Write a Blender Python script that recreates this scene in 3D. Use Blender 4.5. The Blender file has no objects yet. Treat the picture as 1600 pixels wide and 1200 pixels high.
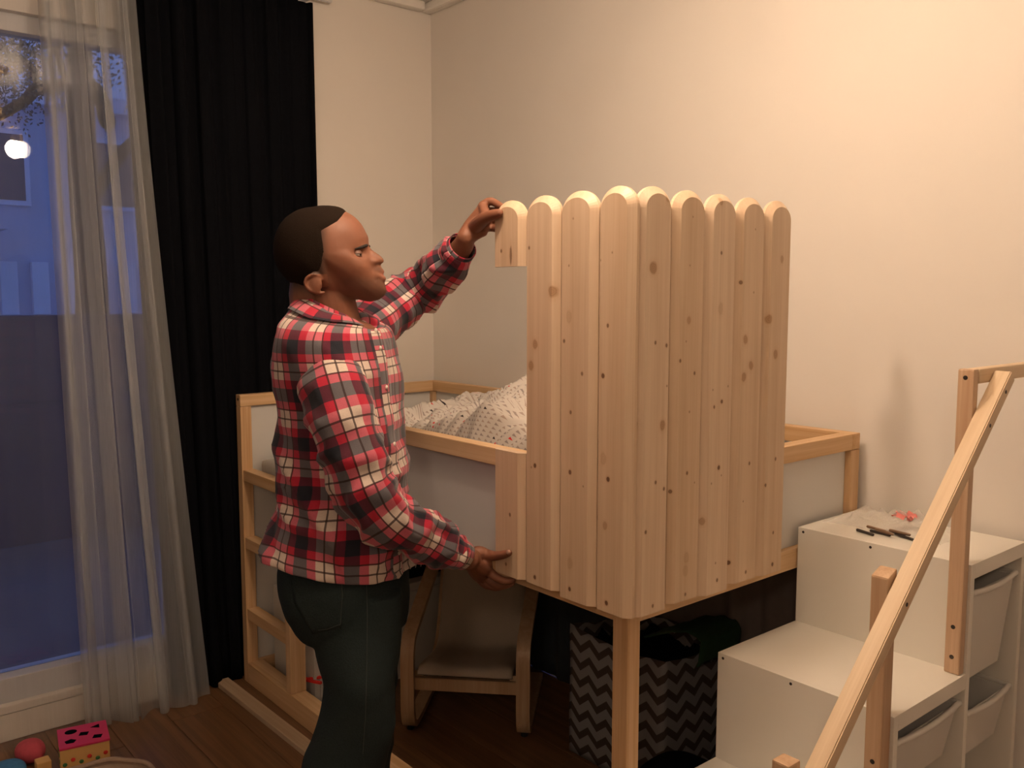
import bpy, bmesh, math, random
import numpy as np
from mathutils import Vector, Matrix, noise
random.seed(7)
V = Vector
C = bpy.context.scene.collection
S = bpy.context.scene

# ------------------------------------------------------------------ camera
CAM = V((3.3663, -2.3498, 1.5442)); PITCH, YAW, FPX = -.0978, -.8751, 1396.2
FWD = V((math.sin(YAW)*math.cos(PITCH), math.cos(YAW)*math.cos(PITCH), math.sin(PITCH)))
RGT = V((math.cos(YAW), -math.sin(YAW), 0)); UPV = RGT.cross(FWD)
cam = bpy.data.objects.new('camera', bpy.data.cameras.new('camera')); C.objects.link(cam)
cam.matrix_world = Matrix((RGT, UPV, -FWD)).transposed().to_4x4()
cam.location = CAM
cam.data.sensor_width = 36; cam.data.lens = 36*FPX/1600; cam.data.clip_start = .02
S.camera = cam
# ------------------------------------------------------------------ world, exposure
w = bpy.data.worlds.new('dusk_sky'); S.world = w; w.use_nodes = True
w.node_tree.nodes['Background'].inputs[0].default_value = (.13, .25, .72, 1)
w.node_tree.nodes['Background'].inputs[1].default_value = .66
S.view_settings.view_transform = 'Standard'; S.view_settings.look = 'None'
S.view_settings.gamma = 1; S.view_settings.use_curve_mapping = False
S.view_settings.exposure = 0.0
BULBS = [((2.035, -1.22, 2.36), 215), ((2.44, -1.10, 2.42), 31), ((2.30, -1.42, 2.43), 34)]
FILL, UPLIGHT = 62, 225
BULB_COL = (1.0, .74, .53, 1)

def at(px, py, d):            # a point at depth d along the view through that image point
    return CAM + (FWD + RGT*((px-800)/FPX) - UPV*((py-600)/FPX))*d
def ony(px, py, y):           # same, where it meets the plane y
    r = FWD + RGT*((px-800)/FPX) - UPV*((py-600)/FPX)
    return CAM + r*((y-CAM.y)/r.y)
def onx(px, py, x):
    r = FWD + RGT*((px-800)/FPX) - UPV*((py-600)/FPX)
    return CAM + r*((x-CAM.x)/r.x)

# ------------------------------------------------------------------ materials
def new_mat(name):
    m = bpy.data.materials.new(name); m.use_nodes = True
    nt = m.node_tree; return m, nt, nt.nodes['Principled BSDF']
def N(nt, t, **kw):
    n = nt.nodes.new(t)
    for k, v in kw.items():
        if k.startswith('i_'):
            key = k[2:]; key = int(key) if key.isdigit() else key
            n.inputs[key].default_value = v
        else: setattr(n, k, v)
    return n
def L(nt, a, b): nt.links.new(a, b)
def math_(nt, op, a, b=None, c=None):
    n = nt.nodes.new('ShaderNodeMath'); n.operation = op
    for i, x in enumerate((a, b, c)):
        if x is None: continue
        if isinstance(x, (int, float)): n.inputs[i].default_value = x
        else: L(nt, x, n.inputs[i])
    return n.outputs[0]
def mixc(nt, fac, a, b, mode='MIX'):
    n = nt.nodes.new('ShaderNodeMix'); n.data_type = 'RGBA'; n.blend_type = mode
    for i, x in ((0, fac), (6, a), (7, b)):
        if isinstance(x, (int, float)): n.inputs[i].default_value = x
        elif isinstance(x, tuple): n.inputs[i].default_value = x if len(x) == 4 else x+(1,)
        else: L(nt, x, n.inputs[i])
    return n.outputs[2]
def bump(nt, b, h, strength=.2, dist=.002):
    n = N(nt, 'ShaderNodeBump'); n.inputs['Strength'].default_value = strength; n.inputs['Distance'].default_value = dist
    L(nt, h, n.inputs['Height']); L(nt, n.outputs[0], b.inputs['Normal'])
def plain(name, col, rough=.6, var=.06, scale=20, bstr=.1, metal=0, sheen=0, spec=.5):
    m, nt, b = new_mat(name)
    tc = N(nt, 'ShaderNodeTexCoord'); no = N(nt, 'ShaderNodeTexNoise'); no.inputs['Scale'].default_value = scale; no.inputs['Detail'].default_value = 4
    L(nt, tc.outputs['Object'], no.inputs['Vector'])
    d = tuple(c*(1-var) for c in col); e = tuple(min(1, c*(1+var)) for c in col)
    L(nt, mixc(nt, no.outputs[0], d, e), b.inputs['Base Color'])
    b.inputs['Roughness'].default_value = rough; b.inputs['Metallic'].default_value = metal
    if sheen: b.inputs['Sheen Weight'].default_value = sheen
    b.inputs['Specular IOR Level'].default_value = spec
    bump(nt, b, no.outputs[0], bstr); return m
def grain(nt, axis, vec=None, dens=1.0):
    """stretched noise following one axis; returns a factor socket and the random value of the object"""
    tc = N(nt, 'ShaderNodeTexCoord'); oi = N(nt, 'ShaderNodeObjectInfo')
    off = N(nt, 'ShaderNodeCombineXYZ')
    r = math_(nt, 'MULTIPLY', oi.outputs['Random'], 37.0)
    for i in range(3): L(nt, r, off.inputs[i])
    ad = N(nt, 'ShaderNodeVectorMath', operation='ADD'); L(nt, vec or tc.outputs['Object'], ad.inputs[0]); L(nt, off.outputs[0], ad.inputs[1])
    mp = N(nt, 'ShaderNodeMapping'); s = [38*dens]*3; s[axis] = 1.1; mp.inputs['Scale'].default_value = s
    L(nt, ad.outputs[0], mp.inputs[0])
    n1 = N(nt, 'ShaderNodeTexNoise'); n1.inputs['Scale'].default_value = 1; n1.inputs['Detail'].default_value = 3; n1.inputs['Distortion'].default_value = .6
    L(nt, mp.outputs[0], n1.inputs['Vector'])
    mp2 = N(nt, 'ShaderNodeMapping'); s = [240*dens]*3; s[axis] = 5; mp2.inputs['Scale'].default_value = s
    L(nt, ad.outputs[0], mp2.inputs[0])
    n2 = N(nt, 'ShaderNodeTexNoise'); n2.inputs['Scale'].default_value = 1; n2.inputs['Detail'].default_value = 2
    L(nt, mp2.outputs[0], n2.inputs['Vector'])
    f = math_(nt, 'ADD', math_(nt, 'MULTIPLY', n1.outputs[0], .72), math_(nt, 'MULTIPLY', n2.outputs[0], .28))
    return f, oi.outputs['Random']
def wood(name, axis, light=(.78, .60, .42), dark=(.55, .35, .20), rough=.5, knots=(), knot_axis=0, lo=.38, hi=.68):
    m, nt, b = new_mat(name)
    f, rnd = grain(nt, axis)
    ramp = N(nt, 'ShaderNodeMapRange'); ramp.inputs[1].default_value = lo; ramp.inputs[2].default_value = hi
    L(nt, f, ramp.inputs[0])
    col = mixc(nt, ramp.outputs[0], light, dark)
    tone = mixc(nt, rnd, (1.0, 1.0, 1.0), (.90, .86, .80))
    col = mixc(nt, 1.0, col, tone, 'MULTIPLY')
    if knots:
        geo = N(nt, 'ShaderNodeNewGeometry'); sx = N(nt, 'ShaderNodeSeparateXYZ'); L(nt, geo.outputs['Position'], sx.inputs[0])
        nz = N(nt, 'ShaderNodeTexNoise'); nz.inputs['Scale'].default_value = 60; L(nt, geo.outputs['Position'], nz.inputs['Vector'])
        wob = math_(nt, 'MULTIPLY', math_(nt, 'SUBTRACT', nz.outputs[0], .5), .7)
        for (h, z, r, e, k) in knots:        # place on the board, radius, height/width, darkness
            dx = math_(nt, 'DIVIDE', math_(nt, 'SUBTRACT', sx.outputs[knot_axis], h), r)
            dz = math_(nt, 'DIVIDE', math_(nt, 'SUBTRACT', sx.outputs[2], z), r*e)
            d = math_(nt, 'SQRT', math_(nt, 'ADD', math_(nt, 'MULTIPLY', dx, dx), math_(nt, 'MULTIPLY', dz, dz)))
            d = math_(nt, 'ADD', d, wob)
            halo = N(nt, 'ShaderNodeMapRange'); halo.inputs[1].default_value = .85; halo.inputs[2].default_value = 1.9; halo.inputs[3].default_value = .38*k; halo.inputs[4].default_value = 0
            L(nt, d, halo.inputs[0])
            core = N(nt, 'ShaderNodeMapRange'); core.inputs[1].default_value = .75; core.inputs[2].default_value = 1.1; core.inputs[3].default_value = k; core.inputs[4].default_value = 0
            L(nt, d, core.inputs[0])
            col = mixc(nt, halo.outputs[0], col, (.48, .28, .14))
            ring = math_(nt, 'FRACT', math_(nt, 'MULTIPLY', d, 2.6))
            kc = mixc(nt, ring, (.42, .25, .13), (.30, .16, .08)) if r > .006 else (.16, .08, .04)
            col = mixc(nt, core.outputs[0], col, kc)
    L(nt, col, b.inputs['Base Color']); b.inputs['Roughness'].default_value = rough
    bump(nt, b, f, .15, .001); return m
M = {}
M['wall'] = plain('wall_paint', (.80, .755, .70), .85, .02, 6, .05)
M['wall_far'] = plain('grey_wall_paint', (.74, .70, .64), .9, .03, 6, .05)
M['ceil'] = plain('ceiling_paint', (.82, .79, .74), .9, .02, 6, .05)
M['white'] = plain('white_foil', (.80, .77, .70), .35, .02, 8, .02)
M['frame_white'] = plain('window_frame_paint', (.62, .63, .66), .4, .04, 10, .03)
M['panel'] = plain('bed_panel_white', (.68, .67, .65), .5, .02, 8, .02)
M['plastic'] = plain('milky_plastic', (.66, .64, .60), .4, .03, 8, .02)
M['black'] = plain('black_cloth', (.0045, .005, .007), .95, .3, 80, .3, spec=.05)
M['wall_shade'] = plain('teal_wall_shade', (.035, .045, .052), .95, .15, 40, .2)  # this and the taupe below: wall shade under the bed, as colour
M['taupe'] = plain('taupe_wall_shade', (.16, .13, .115), .95, .1, 40, .2)
M['mattress'] = plain('mattress_ticking', (.55, .54, .52), .9, .04, 60, .2)
M['greycloth'] = plain('grey_pillow_cloth', (.10, .098, .10), .95, .12, 150, .4)
M['woodx'] = wood('bed_pine_x', 0, (.74, .52, .31), (.60, .37, .18))
M['woody'] = wood('bed_pine_y', 1, (.74, .52, .31), (.60, .37, .18))
M['woodz'] = wood('bed_pine_z', 2, (.72, .50, .30), (.56, .34, .17))
M['railz'] = wood('rail_pine_z', 2, (.66, .47, .32), (.50, .32, .20))
M['railx'] = wood('rail_pine_x', 0, (.76, .60, .42), (.64, .47, .30))
M['raily'] = wood('rail_pine_y', 1, (.76, .60, .42), (.64, .47, .30))
M['rawx'] = wood('loose_board_wood', 0, (.62, .50, .38), (.48, .36, .25))
M['floor'] = wood('oak_floor_plank', 0, (.22, .115, .055), (.12, .058, .026), .38)
M['beech'] = wood('chair_bentwood', 2, (.56, .40, .26), (.44, .29, .17), .4)
M['chaircloth'] = plain('chair_cushion_cloth', (.40, .34, .27), .95, .08, 200, .3)
M['screw'] = plain('dark_screw_metal', (.05, .04, .035), .5, .1, 50, .1, .6)
M['rubber'] = plain('black_rubber', (.015, .015, .015), .7, .1, 30, .1)
M['denim'] = plain('dark_denim', (.018, .027, .028), .95, .35, 260, .5, spec=.15)
M['seam'] = plain('denim_seam_thread', (.045, .052, .05), .9, .1, 100, .2)
M['button'] = plain('white_button', (.7, .66, .6), .3, .05, 40, .02)
M['shoe'] = plain('dark_shoe_leather', (.03, .028, .026), .5, .1, 30, .1)
M['pink'] = plain('magenta_painted_wood', (.62, .03, .12), .5, .05, 20, .05)
M['pinklabel'] = plain('pink_paper_label', (.70, .22, .20), .6, .1, 60, .1)
M['red'] = plain('red_plastic', (.75, .04, .03), .35, .05, 20, .02)
M['toyblue'] = plain('blue_plush', (.05, .20, .42), .9, .3, 60, .4)
M['toyred'] = plain('red_plush', (.50, .07, .10), .9, .25, 60, .4)
M['toygreen'] = plain('green_paint', (.06, .22, .07), .5, .1, 20, .05)
M['toyyellow'] = plain('yellow_wood', (.70, .42, .15), .6, .08, 20, .05)
M['rattan'] = plain('pale_rattan', (.36, .26, .20), .8, .2, 90, .4)
M['green'] = plain('dark_green_cloth', (.012, .045, .014), .9, .2, 40, .3)
M['brass'] = plain('lamp_brass', (.5, .36, .16), .35, .05, 10, .02, .9)
M['brown'] = plain('brown_dowel_wood', (.17, .10, .06), .6, .2, 60, .2)
M['paper'] = plain('pinkish_cardboard', (.50, .40, .36), .8, .06, 20, .1)
M['bark'] = plain('tree_bark', (.016, .018, .024), .95, .3, 12, .6)
M['leaf'] = plain('tree_leaves', (.035, .05, .06), .8, .3, 8, .2)
M['facade'] = plain('building_render', (.52, .58, .72), .8, .06, 2, .1)
M['facade2'] = plain('building_panel', (.75, .80, .90), .8, .06, 2, .1)
M['darkglass'] = plain('far_window_glass', (.05, .07, .12), .2, .1, 3, .02)
M['hedge'] = plain('terrace_wall_dark', (.04, .055, .115), .9, .2, 5, .2)
M['terrace'] = plain('terrace_floor', (.10, .11, .14), .9, .2, 4, .1)
def m_glass():
    m, nt, b = new_mat('window_glass'); nt.nodes.remove(b)
    tr = N(nt, 'ShaderNodeBsdfTransparent'); tr.inputs[0].default_value = (.90, .93, .95, 1)
    gl = N(nt, 'ShaderNodeBsdfGlossy'); gl.inputs['Roughness'].default_value = .012
    fr = N(nt, 'ShaderNodeFresnel'); fr.inputs[0].default_value = 1.5
    mx = N(nt, 'ShaderNodeMixShader'); L(nt, fr.outputs[0], mx.inputs[0]); L(nt, tr.outputs[0], mx.inputs[1]); L(nt, gl.outputs[0], mx.inputs[2])
    L(nt, mx.outputs[0], nt.nodes['Material Output'].inputs[0]); return m
M['glass'] = m_glass()
def m_sheer(name, alpha, col):
    m, nt, b = new_mat(name); nt.nodes.remove(b)
    tr = N(nt, 'ShaderNodeBsdfTransparent'); di = N(nt, 'ShaderNodeBsdfDiffuse'); di.inputs[0].default_value = col+(1,)
    tl = N(nt, 'ShaderNodeBsdfTranslucent'); tl.inputs[0].default_value = col+(1,)
    m1 = N(nt, 'ShaderNodeMixShader'); m1.inputs[0].default_value = .35; L(nt, di.outputs[0], m1.inputs[1]); L(nt, tl.outputs[0], m1.inputs[2])
    tc = N(nt, 'ShaderNodeTexCoord'); wv = N(nt, 'ShaderNodeTexNoise'); wv.inputs['Scale'].default_value = 1; mp = N(nt, 'ShaderNodeMapping'); mp.inputs['Scale'].default_value = (300, 300, 6)
    L(nt, tc.outputs['Object'], mp.inputs[0]); L(nt, mp.outputs[0], wv.inputs['Vector'])
    a = math_(nt, 'ADD', math_(nt, 'MULTIPLY', wv.outputs[0], .10), alpha-.05)
    m2 = N(nt, 'ShaderNodeMixShader'); L(nt, a, m2.inputs[0]); L(nt, tr.outputs[0], m2.inputs[1]); L(nt, m1.outputs[0], m2.inputs[2])
    L(nt, m2.outputs[0], nt.nodes['Material Output'].inputs[0]); return m
M['sheer'] = m_sheer('sheer_tulle', .15, (.60, .63, .68))
M['sheer_dense'] = m_sheer('gathered_tulle', .38, (.62, .64, .67))
M['bagfilm'] = m_sheer('clear_plastic_film', .34, (.9, .88, .85))
def m_emit(name, col, s):
    m, nt, b = new_mat(name); b.inputs['Base Color'].default_value = (1, 1, 1, 1)
    b.inputs['Emission Color'].default_value = col; b.inputs['Emission Strength'].default_value = s; return m
def m_plaid():
    m, nt, b = new_mat('plaid_flannel')
    uv = N(nt, 'ShaderNodeUVMap'); uv.uv_map = 'UVMap'
    sp = N(nt, 'ShaderNodeSeparateXYZ'); L(nt, uv.outputs[0], sp.inputs[0])
    P = .108
    Wc, Rc, Nc = (.64, .53, .46, 1), (.43, .009, .035, 1), (.006, .008, .018, 1)
    cols, lines = [], []
    for i in (0, 1):
        t = math_(nt, 'FRACT', math_(nt, 'DIVIDE', sp.outputs[i], P))
        cr = N(nt, 'ShaderNodeValToRGB'); cr.color_ramp.interpolation = 'CONSTANT'
        e = cr.color_ramp.elements; e[0].position = 0; e[0].color = Wc; e[1].position = .36; e[1].color = Rc
        for p, c in ((.54, Nc), (.82, Rc)): x = e.new(p); x.color = c
        L(nt, t, cr.inputs[0]); cols.append(cr.outputs[0])
        l1 = N(nt, 'ShaderNodeValToRGB'); l1.color_ramp.interpolation = 'CONSTANT'
        e = l1.color_ramp.elements; e[0].position = 0; e[0].color = (0,)*3+(1,); e[1].position = .155; e[1].color = (.85,)*3+(1,)
        for p, c in ((.19, 0), (.355, .85), (.385, 0)): x = e.new(p); x.color = (c, c, c, 1)
        L(nt, t, l1.inputs[0]); lines.append(l1.outputs[0])
    gm = []
    for q in cols:
        g_ = N(nt, 'ShaderNodeGamma'); g_.inputs[1].default_value = .25; L(nt, q, g_.inputs[0]); gm.append(g_.outputs[0])
    g_ = N(nt, 'ShaderNodeGamma'); g_.inputs[1].default_value = 4.0; L(nt, mixc(nt, .5, gm[0], gm[1]), g_.inputs[0]); c = g_.outputs[0]
    c = mixc(nt, lines[0], c, (.03, .012, .012)); c = mixc(nt, math_(nt, 'MULTIPLY', lines[1], 1), c, (.03, .012, .012))
    no = N(nt, 'ShaderNodeTexNoise'); no.inputs['Scale'].default_value = 350; L(nt, uv.outputs[0], no.inputs['Vector'])
    c = mixc(nt, .35, c, mixc(nt, no.outputs[0], (.35, .35, .35), (1, 1, 1)), 'MULTIPLY')
    L(nt, c, b.inputs['Base Color']); b.inputs['Roughness'].default_value = .95; b.inputs['Sheen Weight'].default_value = .15
    bump(nt, b, no.outputs[0], .3, .001); return m
M['plaid'] = m_plaid()
def m_chevron():
    m, nt, b = new_mat('chevron_canvas')
    uv = N(nt, 'ShaderNodeUVMap'); uv.uv_map = 'UVMap'; sp = N(nt, 'ShaderNodeSeparateXYZ'); L(nt, uv.outputs[0], sp.inputs[0])
    tri = math_(nt, 'PINGPONG', sp.outputs[0], .042)
    t = math_(nt, 'FRACT', math_(nt, 'DIVIDE', math_(nt, 'ADD', sp.outputs[1], math_(nt, 'MULTIPLY', tri, .80)), .060))
    c = mixc(nt, math_(nt, 'GREATER_THAN', t, .56), (.23, .225, .225), (.055, .040, .033))
    L(nt, c, b.inputs['Base Color']); b.inputs['Roughness'].default_value = .95; return m
M['chevron'] = m_chevron()
def m_duvet():
    m, nt, b = new_mat('triangle_print_cotton')
    uv = N(nt, 'ShaderNodeUVMap'); uv.uv_map = 'UVMap'; sp = N(nt, 'ShaderNodeSeparateXYZ'); L(nt, uv.outputs[0], sp.inputs[0])
    s = .0165
    v = math_(nt, 'DIVIDE', sp.outputs[1], s*.8); row = math_(nt, 'FLOOR', v); fv = math_(nt, 'FRACT', v)
    u = math_(nt, 'ADD', math_(nt, 'DIVIDE', sp.outputs[0], s), math_(nt, 'MULTIPLY', math_(nt, 'MODULO', row, 2), .5)); fu = math_(nt, 'FRACT', u)
    d = math_(nt, 'ABSOLUTE', math_(nt, 'SUBTRACT', fu, .5))
    ins = math_(nt, 'MULTIPLY', math_(nt, 'LESS_THAN', d, math_(nt, 'MULTIPLY', math_(nt, 'SUBTRACT', .78, fv), .52)), math_(nt, 'GREATER_THAN', fv, .2))
    wn = N(nt, 'ShaderNodeTexWhiteNoise'); wn.noise_dimensions = '2D'; cb = N(nt, 'ShaderNodeCombineXYZ'); L(nt, math_(nt, 'FLOOR', u), cb.inputs[0]); L(nt, row, cb.inputs[1]); L(nt, cb.outputs[0], wn.inputs[0])
    tc = mixc(nt, wn.outputs[0], (.42, .33, .28), (.28, .25, .25))
    tc = mixc(nt, math_(nt, 'GREATER_THAN', wn.outputs[0], .975), tc, (.65, .03, .03))
    tc = mixc(nt, math_(nt, 'LESS_THAN', wn.outputs[0], .02), tc, (.02, .01, .015))
    L(nt, mixc(nt, ins, (.60, .56, .52), tc), b.inputs['Base Color']); b.inputs['Roughness'].default_value = .9; return m
M['duvet'] = m_duvet()
def m_skin():
    m, nt, b = new_mat('brown_skin')
    a = N(nt, 'ShaderNodeVertexColor'); a.layer_name = 'tone'
    tc = N(nt, 'ShaderNodeTexCoord'); no = N(nt, 'ShaderNodeTexNoise'); no.inputs['Scale'].default_value = 120; no.inputs['Detail'].default_value = 4; L(nt, tc.outputs['Object'], no.inputs['Vector'])
    L(nt, mixc(nt, .25, a.outputs[0], mixc(nt, no.outputs[0], (.6, .5, .45), (1, 1, 1)), 'MULTIPLY'), b.inputs['Base Color'])
    b.inputs['Roughness'].default_value = .55; b.inputs['Specular IOR Level'].default_value = .35; b.inputs['Subsurface Weight'].default_value = .05; b.inputs['Subsurface Radius'].default_value = (.01, .004, .002); b.inputs['Subsurface Scale'].default_value = .5
    bump(nt, b, no.outputs[0], .12, .001); return m
M['skin'] = m_skin()
M['lid'] = plain('eyelid_skin', (.14, .058, .034), .5, .05, 60, .1)
M['hair'] = plain('cropped_black_hair', (.016, .010, .007), .9, .6, 700, .8, spec=.06)
M['brow'] = plain('eyebrow_hair', (.012, .007, .005), .9, .3, 400, .5)
M['eyewhite'] = plain('eye_white', (.26, .21, .18), .2, .03, 30, .02)
M['iris'] = plain('dark_iris', (.02, .01, .007), .1, .03, 30, .02)
M['nail'] = plain('fingernail', (.50, .30, .22), .35, .03, 30, .02)

# ------------------------------------------------------------------ mesh building
class MB:
    def __init__(s): s.v = []; s.f = []; s.uv = []; s.has_uv = False
    def add(s, vs, fs, uvs=None):
        o = len(s.v); s.v += [V(p) for p in vs]; s.f += [tuple(i+o for i in f) for f in fs]
        if uvs is None: uvs = [[(0, 0)]*len(f) for f in fs]
        else: s.has_uv = True
        s.uv += uvs; return s
    def box(s, a, b, bev=0.0, rot=None, piv=None):
        x0, y0, z0 = (min(a[i], b[i]) for i in range(3)); x1, y1, z1 = (max(a[i], b[i]) for i in range(3))
        bm = bmesh.new(); bmesh.ops.create_cube(bm, size=1)
        for v in bm.verts: v.co = V(((x0+x1)/2+v.co.x*(x1-x0), (y0+y1)/2+v.co.y*(y1-y0), (z0+z1)/2+v.co.z*(z1-z0)))
        if bev: bmesh.ops.bevel(bm, geom=bm.edges[:], offset=bev, segments=2, affect='EDGES', profile=.6)
        if rot is not None:
            for v in bm.verts: v.co = rot @ (v.co-V(piv)) + V(piv)
        bm.verts.index_update(); s.add([v.co.copy() for v in bm.verts], [tuple(v.index for v in f.verts) for f in bm.faces]); bm.free(); return s
    def beam(s, p, q, w, h, up=V((0, 0, 1)), bev=.002):
        p, q = V(p), V(q); ax = (q-p).normalized(); si = ax.cross(up).normalized(); u = si.cross(ax)
        vs = []
        bm = bmesh.new(); bmesh.ops.create_cube(bm, size=1); Ln = (q-p).length
        for v in bm.verts: v.co = V((v.co.x*w, v.co.y*h, v.co.z*Ln))
        if bev: bmesh.ops.bevel(bm, geom=bm.edges[:], offset=bev, segments=2, affect='EDGES')
        bm.verts.index_update(); c = (p+q)/2
        s.add([c+si*v.co.x+u*v.co.y+ax*v.co.z for v in bm.verts], [tuple(v.index for v in f.verts) for f in bm.faces]); bm.free(); return s
    def grid(s, P, uv=None, closed_u=False):
        nr, nc = len(P), len(P[0]); fs, us = [], []
        for i in range(nr-1):
            for j in range(nc if closed_u else nc-1):
                j2 = (j+1) % nc; fs.append((i*nc+j, i*nc+j2, (i+1)*nc+j2, (i+1)*nc+j))
                if uv: us.append([uv[i][j], uv[i][j+1], uv[i+1][j+1], uv[i+1][j]])
        return s.add([p for r in P for p in r], fs, us if uv else None)
    def tube(s, pts, rad, seg=12, cap=True, flat=None):
        """round-ended tapered tube through pts; flat = (axis vector, factor) squeezes the section"""
        rings = tube_rings(pts, rad, seg, cap, flat)
        n = len(rings); o = len(s.v); s.grid(rings, None, True)
        s.add([], [tuple(o+i - len(s.v) for i in range(seg))[::-1]]) if False else None
        s.f.append(tuple(o+i for i in range(seg))[::-1]); s.uv.append([(0, 0)]*seg)
        s.f.append(tuple(o+(n-1)*seg+i for i in range(seg))); s.uv.append([(0, 0)]*seg); return s
    def ell(s, c, r, axes=None, n=16, m=10):
        ax = axes or (V((1, 0, 0)), V((0, 1, 0)), V((0, 0, 1))); c = V(c); P = []
        for i in range(m+1):
            t = math.pi*i/m; P.append([c+ax[0]*(r[0]*math.sin(t)*math.cos(2*math.pi*j/n))+ax[1]*(r[1]*math.sin(t)*math.sin(2*math.pi*j/n))+ax[2]*(r[2]*math.cos(t)) for j in range(n)])
        return s.grid(P, None, True)
    def build(s, name, mat, parent=None, smooth=False, weld=False):
        me = bpy.data.meshes.new(name); org = parent_loc(parent)
        me.from_pydata([tuple(v-org) for v in s.v], [], s.f)
        if s.has_uv:
            ul = me.uv_layers.new(name='UVMap'); k = 0
            flat = [c for f in s.uv for uv in f for c in uv]; ul.data.foreach_set('uv', flat)
        if mat: me.materials.append(mat)
        if weld or not s.has_uv:
            bm = bmesh.new(); bm.from_mesh(me)
            if weld: bmesh.ops.remove_doubles(bm, verts=bm.verts, dist=1e-5)
            bmesh.ops.recalc_face_normals(bm, faces=bm.faces[:]); bm.to_mesh(me); bm.free()
        if smooth: me.polygons.foreach_set('use_smooth', [True]*len(me.polygons))
        o = bpy.data.objects.new(name, me); C.objects.link(o)
        if parent: o.parent = parent
        return o
WL = {}
def parent_loc(p): return WL.get(p.name, V((0, 0, 0))) if p else V((0, 0, 0))
def cr(P, t):
    """Catmull-Rom through numpy rows"""
    n = len(P)-1; x = min(max(t, 0), .99999)*n; i = int(x); f = x-i
    a, b, c, d = P[max(i-1, 0)], P[i], P[i+1], P[min(i+2, n)]
    return .5*((2*b)+(-a+c)*f+(2*a-5*b+4*c-d)*f*f+(-a+3*b-3*c+d)*f**3)
def tube_rings(pts, rad, seg, cap=True, flat=None, sub=5):
    D = np.array([list(p)+[r] for p, r in zip(pts, rad)]); n = (len(pts)-1)*sub
    if len(pts) == 2: sam = [D[0]+(D[1]-D[0])*i/4 for i in range(5)]
    else: sam = [cr(D, i/n) for i in range(n+1)]
    cs = [(V(x[:3]), x[3]) for x in sam]
    if cap:
        for end in (0, -1):
            c, r = cs[end]; c2 = cs[1 if end == 0 else -2][0]; d = (c-c2).normalized(); ex = [(c+d*r*math.sin(a), r*math.cos(a)) for a in (.5, .95, 1.3, 1.5)]
            cs = ex[::-1]+cs if end == 0 else cs+ex
    rings = []; ref = None
    for i, (c, r) in enumerate(cs):
        t = (cs[min(i+1, len(cs)-1)][0]-cs[max(i-1, 0)][0]).normalized()
        if ref is None: ref = t.orthogonal().normalized()
        ref = (ref-t*ref.dot(t)).normalized(); b = t.cross(ref); ring = []
        for j in range(seg):
            a = 2*math.pi*j/seg; d = ref*(math.cos(a)*r)+b*(math.sin(a)*r)
            if flat: d = d-flat[0]*(d.dot(flat[0])*(1-flat[1]))
            ring.append(c+d)
        rings.append(ring)
    return rings

def tag(o, label=None, cat=None, group=None, kind=None):
    if label: o['label'] = label
    if cat: o['category'] = cat
    if group: o['group'] = group
    if kind: o['kind'] = kind
    return o
def thing(name, loc, label, cat, group=None):
    o = bpy.data.objects.new(name, None); C.objects.link(o); o.location = loc; o.empty_display_size = .05
    WL[o.name] = V(loc); return tag(o, label, cat, group)
def sub(o, parent): WL[o.name] = parent_loc(parent); return o      # lets a part carry sub-parts (same local frame)

# ================================================================== SETTING
XW, YW, ZC = -.06, .035, 2.84
XR, YF = 5.6, -5.8
def struct(o): return tag(o, kind='structure')
GY0, GY1, GZ0, GZ1 = -3.5, -1.16, .215, 2.43       # window opening
mb = MB()
mb.box((XW-.2, GY1+.05, 0), (XW, YW, ZC)).box((XW-.2, YF, 0), (XW, GY0-.05, ZC)).box((XW-.2, GY0-.05, 0), (XW, GY1+.05, .10)).box((XW-.2, GY0-.05, GZ1+.06), (XW, GY1+.05, ZC))
struct(mb.build('wall_left', M['wall']))
struct(MB().box((XW-.2, YW, 0), (XR, YW+.15, ZC)).build('wall_back', M['wall']))
struct(MB().box((XR, YF, 0), (XR+.15, YW, ZC)).build('wall_right', M['wall_far']))
struct(MB().box((XW, YF-.15, 0), (XR, YF, ZC)).build('wall_front', M['wall_far']))
struct(MB().box((XW-.2, YF-.15, ZC), (XR+.15, YW+.15, ZC+.1)).build('ceiling', M['ceil']))
struct(MB().box((XW+.001, YW-.05, ZC-.04), (XR-.01, YW-.001, ZC-.001), .012).build('trim_1', M['ceil']))
struct(MB().box((XW+.001, YF+.01, ZC-.04), (XW+.05, YW-.06, ZC-.001), .012).build('trim_2', M['ceil']))
# floor with planks
fl = struct(MB().box((XW, YF, -.05), (XR, YW, -.008)).build('floor', M['floor']))
PW, PL = .19, 1.28
j = 0; y = YW-.001
mats = {}
while y > YF+.01:
    x = XW+.001 - ((j*.47) % 1.0)*PL
    y2 = max(y-PW, YF+.001)
    while x < XR-.01:
        x0 = max(x, XW+.001); x1 = min(x+PL, XR-.001)
        if x1-x0 > .03: MB().box((x0+.0009, y2+.0009, -.008), (x1-.0009, y-.0009, 0), .0012).build('plank', M['floor'], fl)
        x += PL
    y -= PW; j += 1
struct(MB().box((XW+.001, GY0, .001), (XW+.016, -1.2, .098), .003).build('baseboard_left', M['wall']))

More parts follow.
